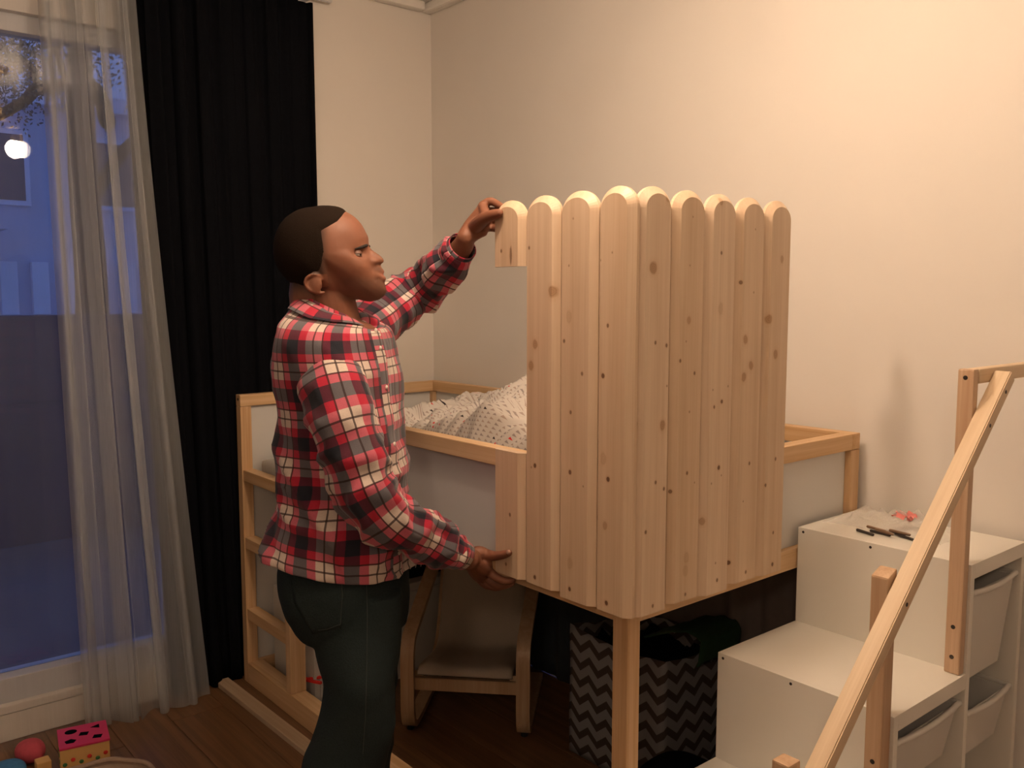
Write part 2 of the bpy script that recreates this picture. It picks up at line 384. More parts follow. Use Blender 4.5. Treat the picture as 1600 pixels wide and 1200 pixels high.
# window
w1 = struct(MB().box((XW-.115, GY0-.05, .101), (XW-.012, GY1+.05, GZ0), .004).box((XW-.115, GY0-.05, GZ1), (XW-.03, GY1+.05, GZ1+.06), .004)
    .box((XW-.115, GY1, GZ0), (XW-.03, GY1+.05, GZ1), .004).box((XW-.115, GY0-.05, GZ0), (XW-.03, GY0, GZ1), .004).build('window_1', M['frame_white']))
MB().box((XW-.10, GY0, GZ0), (XW-.05, GY0+.055, GZ1), .004).box((XW-.10, GY1-.055, GZ0), (XW-.05, GY1, GZ1), .004).box((XW-.10, -2.42, GZ0), (XW-.05, -2.34, GZ1), .004).build('window_frame', M['frame_white'], w1)
for a, b in ((GY0+.055, -2.42), (-2.34, GY1-.055)):
    MB().box((XW-.078, a, GZ0), (XW-.074, b, GZ1)).build('window_pane', M['glass'], w1)
struct(MB().box((XW-.01, GY0, .1005), (XW+.02, -1.21, .13), .004).build('trim_3', M['wall']))

# ================================================================== OUTSIDE
struct(MB().box((-40, -40, -6.2), (XW-.25, 30, -6)).build('ground', M['hedge']))
struct(MB().box((-3.2, -6, -.30), (XW-.21, 2.6, -.10)).build('terrace_floor', M['terrace']))
t = thing('terrace_parapet', (-3.2, -1.5, -.1), 'dark low terrace wall seen through the window, with a metal railing in front', 'parapet')
MB().box((-3.3, -6, -.30), (-3.16, 2.6, 1.42), .01).build('wall_slab', M['hedge'], t)
MB().beam((-2.9, -6, .86), (-2.9, 2.6, .86), .03, .03).build('handrail', M['darkglass'], t)
for k in range(16): MB().beam((-2.9, -5.8+.54*k, -.1), (-2.9, -5.8+.54*k, .86), .012, .012).build('baluster', M['darkglass'], t)
t = thing('apartment_building', (-13, -1, -6), 'pale blue lit apartment building across the street beyond the window', 'building')
MB().box((-20, -14, -6), (-13, 9, 4.6)).build('wall', M['facade'], t)
MB().box((-20, -14, 4.6), (-12.7, 9, 4.85)).build('roof_edge', M['facade2'], t)
MB().box((-13, -14, 2.55), (-11.9, .55, 2.7)).build('balcony_slab', M['facade'], t)
for k in range(30):
    MB().box((-13.0, -10+k*.46, 1.25), (-12.86, -10+k*.46+.25, 2.1), .01).build('facade_panel', M['facade2'], t)
for k in range(7):
    f = sub(MB().box((-13.0, -10+k*2.0, 3.0), (-12.93, -10+k*2.0+1.1, 4.2), .01).build('window', M['facade2'], t), t)
    MB().box((-12.94, -9.92+k*2.0, 3.08), (-12.92, -10+k*2.0+1.02, 4.12)).build('pane', M['darkglass'], f)
t = thing('street_tree', (-6.1, .1, -6), 'dark leafless tree with a crooked branch behind the sheer curtain', 'tree')
MB().tube([(-6.1, .12, -6), (-6.05, .1, 0), (-6.1, .15, 1.6), (-6.1, .12, 3.0), (-6.2, .2, 5)], [.22, .17, .15, .13, .08], 12).build('trunk', M['bark'], t, True)
def px6(px, py, x=-6.1): return onx(px, py, x)
MB().tube([px6(168, 190), px6(150, 140), px6(110, 133), px6(60, 138), px6(35, 160), px6(-25, 190), px6(-90, 200)], [.08, .07, .065, .06, .05, .045, .02], 10).build('branch', M['bark'], t, True)
MB().tube([px6(150, 300), px6(190, 240), px6(235, 190), px6(250, 110)], [.07, .06, .045, .02], 8).build('branch', M['bark'], t, True)
MB().tube([px6(60, 138), px6(45, 100), px6(10, 80), px6(-20, 40)], [.035, .03, .02, .01], 8).build('branch', M['bark'], t, True)
MB().tube([px6(110, 133), px6(90, 90), px6(95, 50), px6(70, 10)], [.04, .03, .02, .01], 8).build('branch', M['bark'], t, True)
lv = MB()
for k in range(5200):
    a = px6(random.gauss(30, 75), random.gauss(95, 40), -6.1+random.gauss(0, .5)); r = .012+.016*random.random()
    u = V((random.gauss(0, 1), random.gauss(0, 1), random.gauss(0, 1))).normalized(); s_ = u.orthogonal().normalized()
    lv.add([a-u*r, a+s_*r*.5, a+u*r, a-s_*r*.5], [(0, 1, 2, 3)])
tag(lv.build('foliage', M['leaf'], t), kind='stuff')

# ================================================================== CURTAINS
def curtain_grid(y0a, y1a, y0b, y1b, ztop, zbot, folds, amp, xc, nz=26, nu=260, seed=0, dens=None, xb=None):
    rnd = random.Random(seed); ph = [rnd.uniform(0, 6.28) for _ in range(6)]; P = []
    for i in range(nz+1):
        q = i/nz; z = ztop+(zbot-ztop)*q; row = []
        for j in range(nu+1):
            u = j/nu; uu = dens(u) if dens else u
            ya = y0a+(y1a-y0a)*uu; yb = y0b+(y1b-y0b)*uu; y = ya+(yb-ya)*q**1.3
            A = amp(u, q)
            f = math.sin(2*math.pi*folds*u+ph[0]+.8*math.sin(q*2+ph[1]))+.45*math.sin(2*math.pi*folds*2.37*u+ph[2]+q*1.1)+.3*math.sin(2*math.pi*folds*.37*u+ph[3])
            row.append(V(((xc if xb is None else xc+(xb-xc)*q)+A*f*.6, y+A*.25*math.cos(2*math.pi*folds*2*u+ph[4]), z)))
        P.append(row)
    return P
g = curtain_grid(-1.315, -.572, -1.23, -.56, 2.72, .004, 8, lambda u, q: .028 if u < .30 else .028-(.028-.017)*min(1, (u-.3)/.15), -.020, seed=3, nz=30)
g = [[V((min(max(p.x, XW+.004), -.012) if p.y > -1.0 else max(p.x, XW+.004), p.y, p.z)) for p in r] for r in g]
bc = MB().grid(g).build('blackout_curtain', M['black'], None, True)
md = bc.modifiers.new('s', 'SOLIDIFY'); md.thickness = .0015
tag(bc, 'floor-length black curtain hanging between the window and the white corner wall', 'curtain')
# sheer: a loosely spread left part and a densely gathered right part
def dens(u): return u
t = thing('sheer_curtain', (XW+.05, -1.5, 0), 'floor-length white sheer tulle curtain in front of the window', 'curtain')
t.location = (XW+.05, -1.5, 0)
g = curtain_grid(-3.4, -1.52, -3.4, -1.42, 2.72, .006, 7, lambda u, q: .012+.030*q, XW+.055, nu=420, seed=11, nz=22, xb=XW+.10)
g = [[V((max(p.x, XW+.03), p.y, p.z)) for p in r] for r in g]
MB().grid(g).build('loose_panel', M['sheer'], t, True)
g = curtain_grid(-1.60, -1.285, -1.58, -1.12, 2.72, .006, 6.5, lambda u, q: .036+.014*q, XW+.075, nu=720, seed=21, nz=24, xb=XW+.13,
    dens=lambda u: u+.060*math.sin(2*math.pi*4*u)+.020*math.sin(2*math.pi*9*u+1))
MB().grid([[V((max(p.x, XW+.035), p.y, p.z)) for p in r] for r in g]).build('gathered_panel', M['sheer_dense'], t, True)
rod = thing('curtain_rod', (XW+.05, -1.9, 2.75), 'curtain rod above the window holding both curtains', 'curtain rod')
MB().tube([(XW+.05, -3.5, 2.745), (XW+.05, -.5, 2.745)], [.012, .012], 12).build('pole', M['frame_white'], rod, True)
MB().box((XW+.002, -.60, 2.73), (XW+.05, -.585, 2.76)).build('bracket', M['frame_white'], rod)
MB().box((XW+.002, -3.42, 2.73), (XW+.05, -3.405, 2.76)).build('bracket', M['frame_white'], rod)

# ================================================================== CEILING LAMP (out of frame, seen mirrored in the pane)
cx, cy = 2.25, -1.24
t = thing('ceiling_lamp', (cx, cy, ZC), 'three-armed brass ceiling lamp with round bulbs, seen as a bright spot mirrored in the window', 'lamp')
MB().tube([(cx, cy, ZC-.001), (cx, cy, ZC-.03)], [.06, .05], 20, False).build('canopy', M['brass'], t, True)
MB().tube([(cx, cy, ZC-.03), (cx, cy, 2.5)], [.008, .008], 10).build('stem', M['brass'], t, True)
MB().ell((cx, cy, 2.5), (.03, .03, .03)).build('hub', M['brass'], t, True)
P = [[V((cx+math.cos(a)*rr, cy+math.sin(a)*rr, zz)) for a in [2*math.pi*j/40 for j in range(40)]] for rr, zz in ((.02, 2.50), (.10, 2.515), (.145, 2.56), (.14, 2.56), (.098, 2.522), (.02, 2.507))]
MB().grid(P, None, True).build('added_bowl', M['brass'], t, True)  # added to carry the uplight disc and hide it from below
P = [[V((cx+math.cos(a)*rr, cy+math.sin(a)*rr, 2.545)) for a in [2*math.pi*j/32 for j in range(32)]] for rr in (.012, .12)]
MB().grid(P, None, True).build('added_uplight', m_emit('uplight_glow', BULB_COL, UPLIGHT), t)  # added glowing disc, brightens the upper walls by way of the ceiling
for k, (p, e) in enumerate(BULBS):
    p = V(p); MB().tube([(cx, cy, 2.5), (V((cx, cy, 2.52))+p)/2+V((0, 0, .03)), p+V((0, 0, .10)), p+V((0, 0, .065))], [.006]*4, 8).build('arm', M['brass'], t, True)
    MB().tube([p+V((0, 0, .08)), p+V((0, 0, .045))], [.018, .02], 12).build('socket', M['brass'], t, True)
    MB().ell(p, (.047, .047, .05), n=20, m=14).build('bulb', m_emit('bulb_glow_%d' % k, BULB_COL, e*1.45), t, True)

# added unseen fill lamp behind the camera, evens out the light on the walls
t = thing('fill_globe', (4.4, -3.9, ZC), 'added unseen fill globe near the ceiling behind the camera', 'lamp')
MB().tube([(4.4, -3.9, ZC-.001), (4.4, -3.9, ZC-.03)], [.07, .07], 20, False).build('canopy', M['brass'], t, True)
MB().tube([(4.4, -3.9, ZC-.03), (4.4, -3.9, ZC-.16)], [.008, .008], 10).build('stem', M['brass'], t, True)
MB().ell((4.4, -3.9, ZC-.27), (.12, .12, .12), n=24, m=16).build('globe', m_emit('fill_glow', BULB_COL, FILL), t, True)
# ================================================================== BED
BW, BL, BH = -.95, 2.083, 1.162
bed = thing('loft_bed', (1.04, -.475, 0), 'raised pine children\'s bed with white panels standing in the corner', 'bed')
def bb(name, a, b, m, bev=.0025, lab=None): o = MB().box(a, b, bev).build(name, M[m], bed); return tag(o, lab)
# corner posts
for (a, b) in (((0, BW, 0), (.04, BW+.045, BH-.046)), ((BL-.045, BW, 0), (BL, BW+.04, BH-.046)), ((BL-.045, -.045, 0), (BL, 0, BH-.046)), ((0, -.045, 0), (.045, 0, BH-.046))):
    bb('post', a, b, 'woodz')
bb('top_rail', (.0, BW, BH-.045), (.04, -.04, BH), 'woody'); bb('top_rail', (0, -.04, BH-.045), (BL, 0, BH), 'woodx')
bb('top_rail', (.388, BW, BH-.045), (BL-.04, BW+.04, BH), 'woodx'); bb('top_rail', (BL-.04, BW, BH-.045), (BL, -.04, BH), 'woody')
bb('post', (.386, BW, .086), (.423, BW+.062, BH-.046), 'woodz')
for z in (.845, .575, .285): bb('rung', (.041, BW+.004, z-.022), (.385, BW+.050, z+.022), 'woodx')
bb('bottom_rail', (.041, BW, .0), (BL-.046, BW+.062, .085), 'woodx')
bb('bottom_rail', (BL-.035, BW+.045, .0), (BL-.002, -.046, .06), 'woody')
bb('bottom_rail', (.004, BW+.048, .0), (.036, -.046, .085), 'woody')
bb('middle_rail', (.424, BW+.002, .83), (BL-.046, BW+.045, .876), 'woodx')
bb('middle_rail', (BL-.042, BW+.041, .83), (BL-.002, -.046, .885), 'woody')
bb('middle_rail', (.046, -.04, .80), (BL-.046, -.002, .845), 'woodx')
bb('panel', (.424, BW+.018, .877), (BL-.046, BW+.026, BH-.046), 'panel', .0005, 'pale grey front panel')
bb('panel', (.046, -.026, .845), (BL-.046, -.018, BH-.046), 'panel', .0005, 'pale panel along the wall')
bb('panel', (.016, BW+.046, .086), (.024, -.046, BH-.046), 'panel', .0005, 'white end panel behind the ladder')
bb('panel', (BL-.026, BW+.041, .886), (BL-.018, -.046, BH-.046), 'panel', .0005, 'pale end panel beside the steps')
for k in range(13): bb('slat', (.06+k*.155, BW+.063, .806), (.13+k*.155, -.041, .824), 'woody', .001)
MB().tube([(.02, BW-.0006, 1.144), (.02, BW+.004, 1.144)], [.006, .006], 12, False).build('screw', M['screw'], bed)
mt = MB().box((.06, BW+.066, .825), (2.03, -.05, .905), .02).build('mattress', M['mattress'], None, True)
tag(mt, 'thin pale mattress lying on the slats of the bed', 'mattress')
# dark sheets standing for the shaded wall beneath, shade put into their colour
for xa, xb, mm, lab in ((.42, 1.24, 'wall_shade', 'dark teal sheet imitating shade on the wall behind the armchair'), (1.26, 2.04, 'taupe', 'dark taupe sheet imitating shade on the wall behind the hamper')):
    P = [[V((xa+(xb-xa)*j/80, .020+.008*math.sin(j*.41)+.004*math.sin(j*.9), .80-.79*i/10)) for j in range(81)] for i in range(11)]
    o = MB().grid(P).build('shade_sheet', M[mm], None, True); o.modifiers.new('s', 'SOLIDIFY').thickness = .002
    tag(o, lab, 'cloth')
# pillow
def cushion(c, r, ax, e=.55, n=40, wr=.006, seed=1):
    mb = MB(); P = []
    for i in range(n//2+1):
        th = math.pi*i/(n//2)-math.pi/2; row = []
        for j in range(n):
            ph = 2*math.pi*j/n
            def sp(v, p): return math.copysign(abs(v)**p, v)
            p = V((r[0]*sp(math.cos(th), .8)*sp(math.cos(ph), e), r[1]*sp(math.cos(th), .8)*sp(math.sin(ph), e), r[2]*sp(math.sin(th), 1)))
            p *= 1+wr*6*noise.noise(p*9+V((seed, 0, 0)))
            row.append(V(c)+ax[0]*p.x+ax[1]*p.y+ax[2]*p.z)
        P.append(row)
    return mb.grid(P, None, True)
X, Y, Z = V((1, 0, 0)), V((0, 1, 0)), V((0, 0, 1))
tag(cushion((.232, -.60, .968), (.184, .235, .066), (X, Y, Z), .5).build('pillow', M['greycloth'], None, True), 'dark grey pillow at the ladder end of the bed', 'pillow')
# duvet: a crumpled heap
def duvet():
    nx, ny = 190, 90; P = []; U = []
    x0, x1, y0, y1 = .50, 1.98, BW+.075, -.07
    for i in range(ny+1):
        row = []; ur = []
        for j in range(nx+1):
            u, v = j/nx, i/ny; x = x0+(x1-x0)*u; y = y0+(y1-y0)*v
            edge = min(u/.06, (1-u)/.06, v/.14, (1-v)/.14, 1); edge = max(0, edge)**.5
            h = .175+.04*math.exp(-((x-.74)/.13)**2-((y+.33)/.20)**2)+.12*math.exp(-((x-1.10)/.15)**2-((y+.42)/.20)**2)+.09*math.exp(-((x-1.38)/.2)**2)
            q = V((x*3.2, y*3.6, 0)); h += .03*noise.noise(q)
            r1 = noise.noise(V((x*7+2*noise.noise(q), y*3+x*2, 3))); r2 = noise.noise(V((x*13-y*5, y*9, 8)))
            h += .050*(1-min(1, abs(r1)*3.0))+.022*(1-min(1, abs(r2)*3.2))
            z = .905+h*edge+.002
            row.append(V((x+.02*noise.noise(q*2), y+.015*noise.noise(q*2+V((5, 0, 0))), z)))
        for j in range(nx+1): row[j].y = min(row[j].y, -.05); row[j].y = max(row[j].y, BW+.068)
        P.append(row)
    U = [[(x0+(x1-x0)*j/nx, 0) for j in range(nx+1)]]
    for i in range(1, ny+1): U.append([(U[0][j][0]+(P[i][j].z*.5), U[i-1][j][1]+(P[i][j]-P[i-1][j]).length) for j in range(nx+1)])
    o = MB().grid(P, U).build('duvet', M['duvet'], None, True); o.modifiers.new('s', 'SOLIDIFY').thickness = -.004
    tag(o, 'crumpled white duvet printed with small grey and red triangles on the bed', 'duvet')
duvet()

# ================================================================== PLAYHOUSE FRONT
H0, H1 = .866, 1.77
def pk(cx0, cy0, sc):
    def f(zx, zy): return cx0+zx*sc, cy0+zy*sc
    return f
A6, A7 = pk(740, 270, .3375), pk(740, 620, .3375)
kn = []   # (px, py, radius m, elong, dark)
sz = {'x': (.0022, 1.2, .55), 's': (.0036, 1.3, .85), 'S': (.0048, 1.2, 1.0), 'm': (.0065, 1.5, .6), 'M': (.0088, 1.35, .8), 'L': (.0115, 1.2, .85), 'f': (.009, 1.7, .32), 'R': (.0045, 5.0, .75)}
L6 = [(128,362,'s'),(172,385,'R'),(257,348,'s'),(362,550,'L'),(232,690,'m'),(284,796,'M'),(265,893,'M'),(461,212,'x'),(441,430,'x'),(442,665,'f'),(419,779,'s'),(502,930,'s'),(587,405,'x'),(642,369,'x'),(562,674,'x'),(621,707,'s'),(599,940,'S')]
R6 = [(833,441,'L'),(900,115,'m'),(1148,133,'m'),(842,787,'s'),(893,799,'s'),(895,987,'x'),(1016,204,'x'),(1002,429,'x'),(997,683,'m'),(984,781,'x'),(957,870,'s'),(1023,928,'s'),(1148,371,'s'),(1144,632,'f'),(1242,508,'s'),(1297,554,'x'),(1305,262,'x'),(1259,772,'M'),(1284,892,'M'),(1251,945,'M'),(1371,678,'M'),(1398,840,'M'),(1428,400,'m'),(1108,1005,'x'),(1147,1060,'s'),(1113,1083,'x'),(1178,988,'x')]
L7 = [(284,319,'S'),(267,326,'x'),(446,349,'S'),(622,382,'S'),(394,258,'x'),(399,105,'x'),(449,72,'s'),(507,415,'x'),(600,285,'f'),(608,597,'m'),(564,558,'s'),(445,770,'f'),(238,568,'s'),(283,835,'S'),(444,890,'S'),(614,955,'S'),(168,546,'s'),(150,775,'s')]
R7 = [(760,135,'M'),(875,132,'M'),(843,396,'s'),(881,426,'s'),(925,442,'s'),(797,627,'s'),(829,968,'s'),(988,354,'s'),(1023,397,'x'),(980,914,'s'),(985,745,'f'),(980,805,'f'),(1135,328,'S'),(1147,364,'x'),(1101,402,'x'),(1127,849,'s'),(1120,770,'x'),(1070,580,'m'),(1198,774,'S'),(1260,812,'s'),(1277,308,'s'),(1248,484,'x'),(1268,855,'s'),(1309,711,'x'),(1352,409,'s'),(1383,775,'S'),(1387,629,'s'),(1398,287,'s'),(1322,296,'x'),(1150,22,'s'),(1114,48,'s'),(1052,247,'s'),(999,70,'x')]
KL = [(ony(*A(a, b), -1.0), k) for A, Ls in ((A6, L6), (A7, L7)) for a, b, k in Ls]
KR = [(onx(*A(a, b), 2.13), k) for A, Ls in ((A6, R6), (A7, R7)) for a, b, k in Ls]
ph = thing('playhouse_front', (2.13, -1.0, H0), 'L-shaped pine playhouse front of round-topped boards mounted on the bed corner', 'playhouse panel')
def board(a0, a1, side, z0, z1, top=True, idx=0):
    """board across [a0, a1]; side 'L' faces -y at y=-1.0, side 'R' faces +x at x=2.13; chamfered front edges"""
    W = a1-a0; hw = W/2; th = .021; ch = .0155; sg = .046
    def outline(inset):
        pts = [(-hw+inset, z0), (hw-inset, z0)]
        if top:
            n = 20; zc = z1-sg
            for k in range(n+1):
                t = math.pi*k/n; pts.append(((hw-inset)*math.cos(t), zc+(sg-inset)*math.sin(t)))
        else: pts += [(hw-inset, z1), (-hw+inset, z1)]
        return pts
    o0, o1, o2 = outline(0), outline(0), outline(ch); n = len(o0); c = (a0+a1)/2
    def P(p, d):
        return V((c+p[0], -1.0+d, p[1])) if side == 'L' else V((2.13-d, c+p[0], p[1]))
    vs = [P(p, th) for p in o0]+[P(p, .0135) for p in o1]+[P(p, 0) for p in o2]
    fs = [tuple(range(n))]+[tuple(2*n+i for i in range(n))]
    for a in (0, n):
        fs += [(a+i, a+(i+1) % n, a+n+(i+1) % n, a+n+i) for i in range(n)]
    ax = 0 if side == 'L' else 1
    ks = [(k[0][ax], k[0][2])+sz[k[1]] for k in (KL if side == 'L' else KR) if a0-.012 < k[0][ax] < a1+.012 and z0-.02 < k[0][2] < z1+.02]
    m = wood('playhouse_board_%s%d' % (side, idx), 2, (.70, .54, .395), (.56, .395, .26), .45, ks, ax, .40, .78)
    return MB().add(vs, fs).build('board', m, ph)
xe = [1.671, 1.7875, 1.905, 2.0225, 2.1295]
board(xe[0], xe[1]-.002, 'L', 1.614, H1-.002, True, 1); board(xe[0], xe[1]-.002, 'L', H0+.001, 1.174, False, 2)
for k in (1, 2, 3): board(xe[k], xe[k+1]-.002, 'L', H0+(.004, -.001, .002)[k-1], H1, True, 2+k)
ye = [-.978, -.8685, -.7585, -.6485, -.5385, -.430]
for k in range(5): board(ye[k]+.001, ye[k+1]-.001, 'R', H0+(0, .005, -.002, .004, .0)[k], H1, True, 7+k)
for z in (1.616, 1.105, .885):
    MB().box((1.70, -.9785, z), (2.085, -.955, z+.034), .002).build('batten', M['railx'], ph)
    MB().box((2.086, -.975, z), (2.1085, -.435, z+.034), .002).build('batten', M['raily'], ph)
for p, k in KL:
    pass

# ================================================================== STORAGE STEPS
TX0, TX1 = 2.086, 2.526
HS = [.943, .69, .425]; YS = [0.0, -.303, -.633, -.963]
st = thing('storage_steps', (2.3, -.48, 0), 'white stepped storage unit with drawers leading up to the bed', 'storage unit')
tt = .018
for k in range(3):
    h = HS[k]; y1, y0 = YS[k], YS[k+1]
    MB().box((TX0, y0+tt+.0001, h-.035), (TX1, y1-.0005, h), .0006).build('step_top', M['white'], st)
    nh = HS[k+1] if k < 2 else 0.0
    MB().box((TX0, y0, 0), (TX1, y0+tt, h), .0008).build('side_panel', M['white'], st)
    for zz in (h-.011, ):
        for xx in (TX0+.015, TX0+.20):
            MB().tube([(xx, y0-.0007, zz), (xx, y0+.003, zz)], [.0035, .0035], 10, False).build('screw', M['screw'], st)
MB().box((TX0, -.019, 0), (TX1, -.001, .9075), .001).build('side_panel', M['white'], st)
MB().box((TX0, YS[3]+.019, 0), (TX0+.006, -.02, .385)).build('back_panel', M['white'], st)
MB().box((TX0, YS[2]+.019, .385), (TX0+.006, -.02, .65)).build('back_panel', M['white'], st)
MB().box((TX0, YS[1]+.019, .65), (TX0+.006, -.02, .90)).build('back_panel', M['white'], st)
for k in range(3): MB().box((TX0+.007, YS[k+1]+.019, .0), (TX1-.002, YS[k]-.02+.018, .05)).build('plinth', M['white'], st)
def drawer(y0, y1, z1, hgt, label):
    t = thing('drawer_bin', ((TX0+TX1)/2, (y0+y1)/2, z1-hgt), label, 'storage bin')
    tp = .03; yc = (y0+y1)/2; hy = (y1-y0)/2-.012; xa, xb = TX0+.02, TX1-.012
    def ring(f, z, ins=0): return [V((xa+f*.5+ins, yc-hy+f+ins, z)), V((xb-f*.5-ins, yc-hy+f+ins, z)), V((xb-f*.5-ins, yc+hy-f-ins, z)), V((xa+f*.5+ins, yc+hy-f-ins, z))]
    P = [ring(tp, z1-hgt), ring(.0, z1-.012), ring(.0, z1-.012, .004), ring(tp, z1-hgt+.006, .004)]
    mb = MB(); mb.grid(P, None, True); n0 = len(mb.v)-16
    mb.f.append((0, 1, 2, 3)); mb.uv.append([(0, 0)]*4); mb.f.append((12, 13, 14, 15)); mb.uv.append([(0, 0)]*4)
    mb.build('tub', M['plastic'], t)
    rim = MB(); r = ring(-.006, z1-.01); r[0].z = r[3].z = z1-.01
    path = [r[0], (r[0]+r[1])/2, r[1]+V((-.02, 0, 0)), r[1]+V((.0, .02, 0)), (r[1]+r[2])/2+V((.006, 0, -.004)), r[2]+V((0, -.02, 0)), r[2]+V((-.02, 0, 0)), (r[2]+r[3])/2, r[3]]
    rim.tube(path, [.007]*9, 8).build('rim', M['plastic'], t, True)
    return t
drawer(YS[1]+tt, -.02, .878, .23, 'tall milky plastic bin directly under the top step')
drawer(YS[1]+tt, -.02, .59, .13, 'shallow milky bin below the tall one, holding dark cloth')
drawer(YS[2]+tt, YS[1], .63, .13, 'milky plastic bin directly under the middle step')
drawer(YS[3]+tt, YS[2], .37, .13, 'milky plastic bin under the lowest step')
tag(cushion((2.36, -.15, .575), (.09, .075, .035), (X, Y, Z), .8, wr=.02).build('dark_cloth', M['black'], None, True), 'bundle of black cloth poking out of the lower bin', 'cloth')
# railing
rl = thing('stair_railing', (2.5, -.35, HS[1]), 'raw pine handrail with square posts climbing beside the white steps', 'handrail')
def rb(name, a, b, m, bev=.004): return MB().box(a, b, bev).build(name, M[m], rl)
rb('post', (2.486, -.3295, HS[1]+.0005), (2.521, -.3045, 1.385), 'railz')
pb = rb('post', (2.484, -.672, HS[2]+.0005), (2.520, -.6345, 1.0), 'railz')
for v in pb.data.vertices:
    if v.co.z+HS[1] > .98 and v.co.y-.35 < -.655: v.co.z -= .012
rb('post', (2.484, -1.002, .0), (2.520, -.9645, .712), 'railz')
rb('top_rail', (2.492, -.303, 1.352), (2.522, YW-.0005, 1.385), 'raily')
pa = V((2.5405, -.217, 1.368)); dn = (V((2.5405, -.942, .689))-pa).normalized(); pq = pa+dn*1.50
bm_ = MB().beam((0, -.75, 0), (0, .75, 0), .036, .031, Z, .0025).build('sloping_rail', M['raily'], None)
bm_.parent = rl; bm_.location = (pa+pq)/2-V((2.5, -.35, HS[1])); bm_.rotation_euler = (math.atan2(-dn.z, -dn.y), 0, 0)
for (x, y, z) in ((2.503, -.3295, 1.366), (2.503, -.3295, .80), (2.503, -.3295, .73), (2.503, -.672, .86), (2.503, -.672, .60)):
    MB().tube([(x, y-.0008, z), (x, y+.004, z)], [.005, .005], 12, False).build('screw', M['screw'], rl)
for k in (.05, .15, .62, 1.2):
    c = pa+dn*k; MB().tube([c+V((.0188, 0, 0)), c+V((.014, 0, 0))], [.0042, .0042], 12, False).build('screw', M['screw'], rl)

# plastic bag with fittings on the top step
bag = thing('plastic_bag', (2.26, -.12, HS[0]), 'clear crumpled plastic bag with a pink label and fittings on the top white step', 'plastic bag')
P = []
for i in range(41):
    row = []
    for j in range(41):
        u, v = i/40-.5, j/40-.5; x = 2.25+u*.30; y = -.105+v*.19
        r = max(0, 1-(2*u)**2)*max(0, 1-(2*v)**2)
        z = HS[0]+.0015+.034*r*(.6+1.4*abs(noise.noise(V((x*22, y*22, 1)))))+.010*r*abs(noise.noise(V((x*60, y*60, 4))))
        row.append(V((x+.014*noise.noise(V((x*14, y*14, 9))), min(y+.014*noise.noise(V((x*14, y*14, 19))), .03), z)))
    P.append(row)
MB().grid(P).build('film', M['bagfilm'], bag, True)
P = [[V((2.245+.0095*i+.012*noise.noise(V((i, j, 0))*.6), -.125+.010*j-.003*i, HS[0]+.034+.020*noise.noise(V((i*.7, j*.7, 2))))) for j in range(6)] for i in range(7)]
MB().grid(P).build('label', M['pinklabel'], bag, True)
for k in range(7):
    a = -.35+.11*(k % 3); c = V((2.235+.014*k, -.236+.005*((k*5) % 7)+.004*k, HS[0]+.0045+.007*(k % 2)))
    d = V((math.cos(a), math.sin(a)*.8, 0))*.026
    o = MB().tube([c-d, c+d], [.0040, .0036], 8).build('dowel', M['brown'] if k % 2 else M['screw'], None, True)
    tag(o, 'small brown dowel or screw spilled beside the plastic bag on the top step', 'fitting', 'fittings spilled beside the bag')

# ================================================================== UNDER THE BED
cb = thing('low_cabinet', (.22, -.50, 0), 'low white cabinet under the bed behind the ladder', 'cabinet')
MB().box((.05, -.84, 0), (.395, -.10, .385), .003).build('body', M['plastic'], cb)
MB().box((.396, -.82, .03), (.409, -.47, .355), .003).build('door', M['plastic'], cb)
MB().box((.396, -.455, .03), (.409, -.12, .355), .003).build('door', M['plastic'], cb)
pc = thing('framed_picture', (.36, -.35, .386), 'black box lid with white leaf doodles leaning on the low cabinet', 'picture')
MB().box((.30, -.56, .3865), (.345, -.16, .58), .003).build('board', M['black'], pc)
for k in range(14):
    y = -.53+.026*k; MB().tube([(.3475, y, .43), (.3475, y+.012, .46+.02*(k % 3)), (.3475, y+.03, .50+.012*((k*7) % 4))], [.0025, .005, .0015], 6, flat=(X, .3)).build('leaf_mark', M['white'], pc, True)
cl = thing('plastic_clip', (.40, -.86, 0), 'small red plastic clip lying by the bed ladder', 'clip')
MB().beam((.352, -.858, .094), (.425, -.80, .118), .012, .012).build('jaw', M['red'], cl); MB().beam((.352, -.858, .094), (.43, -.83, .10), .012, .010).build('jaw', M['red'], cl)
MB().ell((.353, -.858, .096), (.012, .012, .009)).build('pivot', M['red'], cl, True)
lb = MB().box((0, 0, 0), (1.02, .052, .020), .002).build('loose_board', M['rawx'])
lb.location = (-.02, -1.06, .0005); lb.rotation_euler = (0, 0, .02); tag(lb, 'pale loose wooden board lying on the floor in front of the bed', 'board')

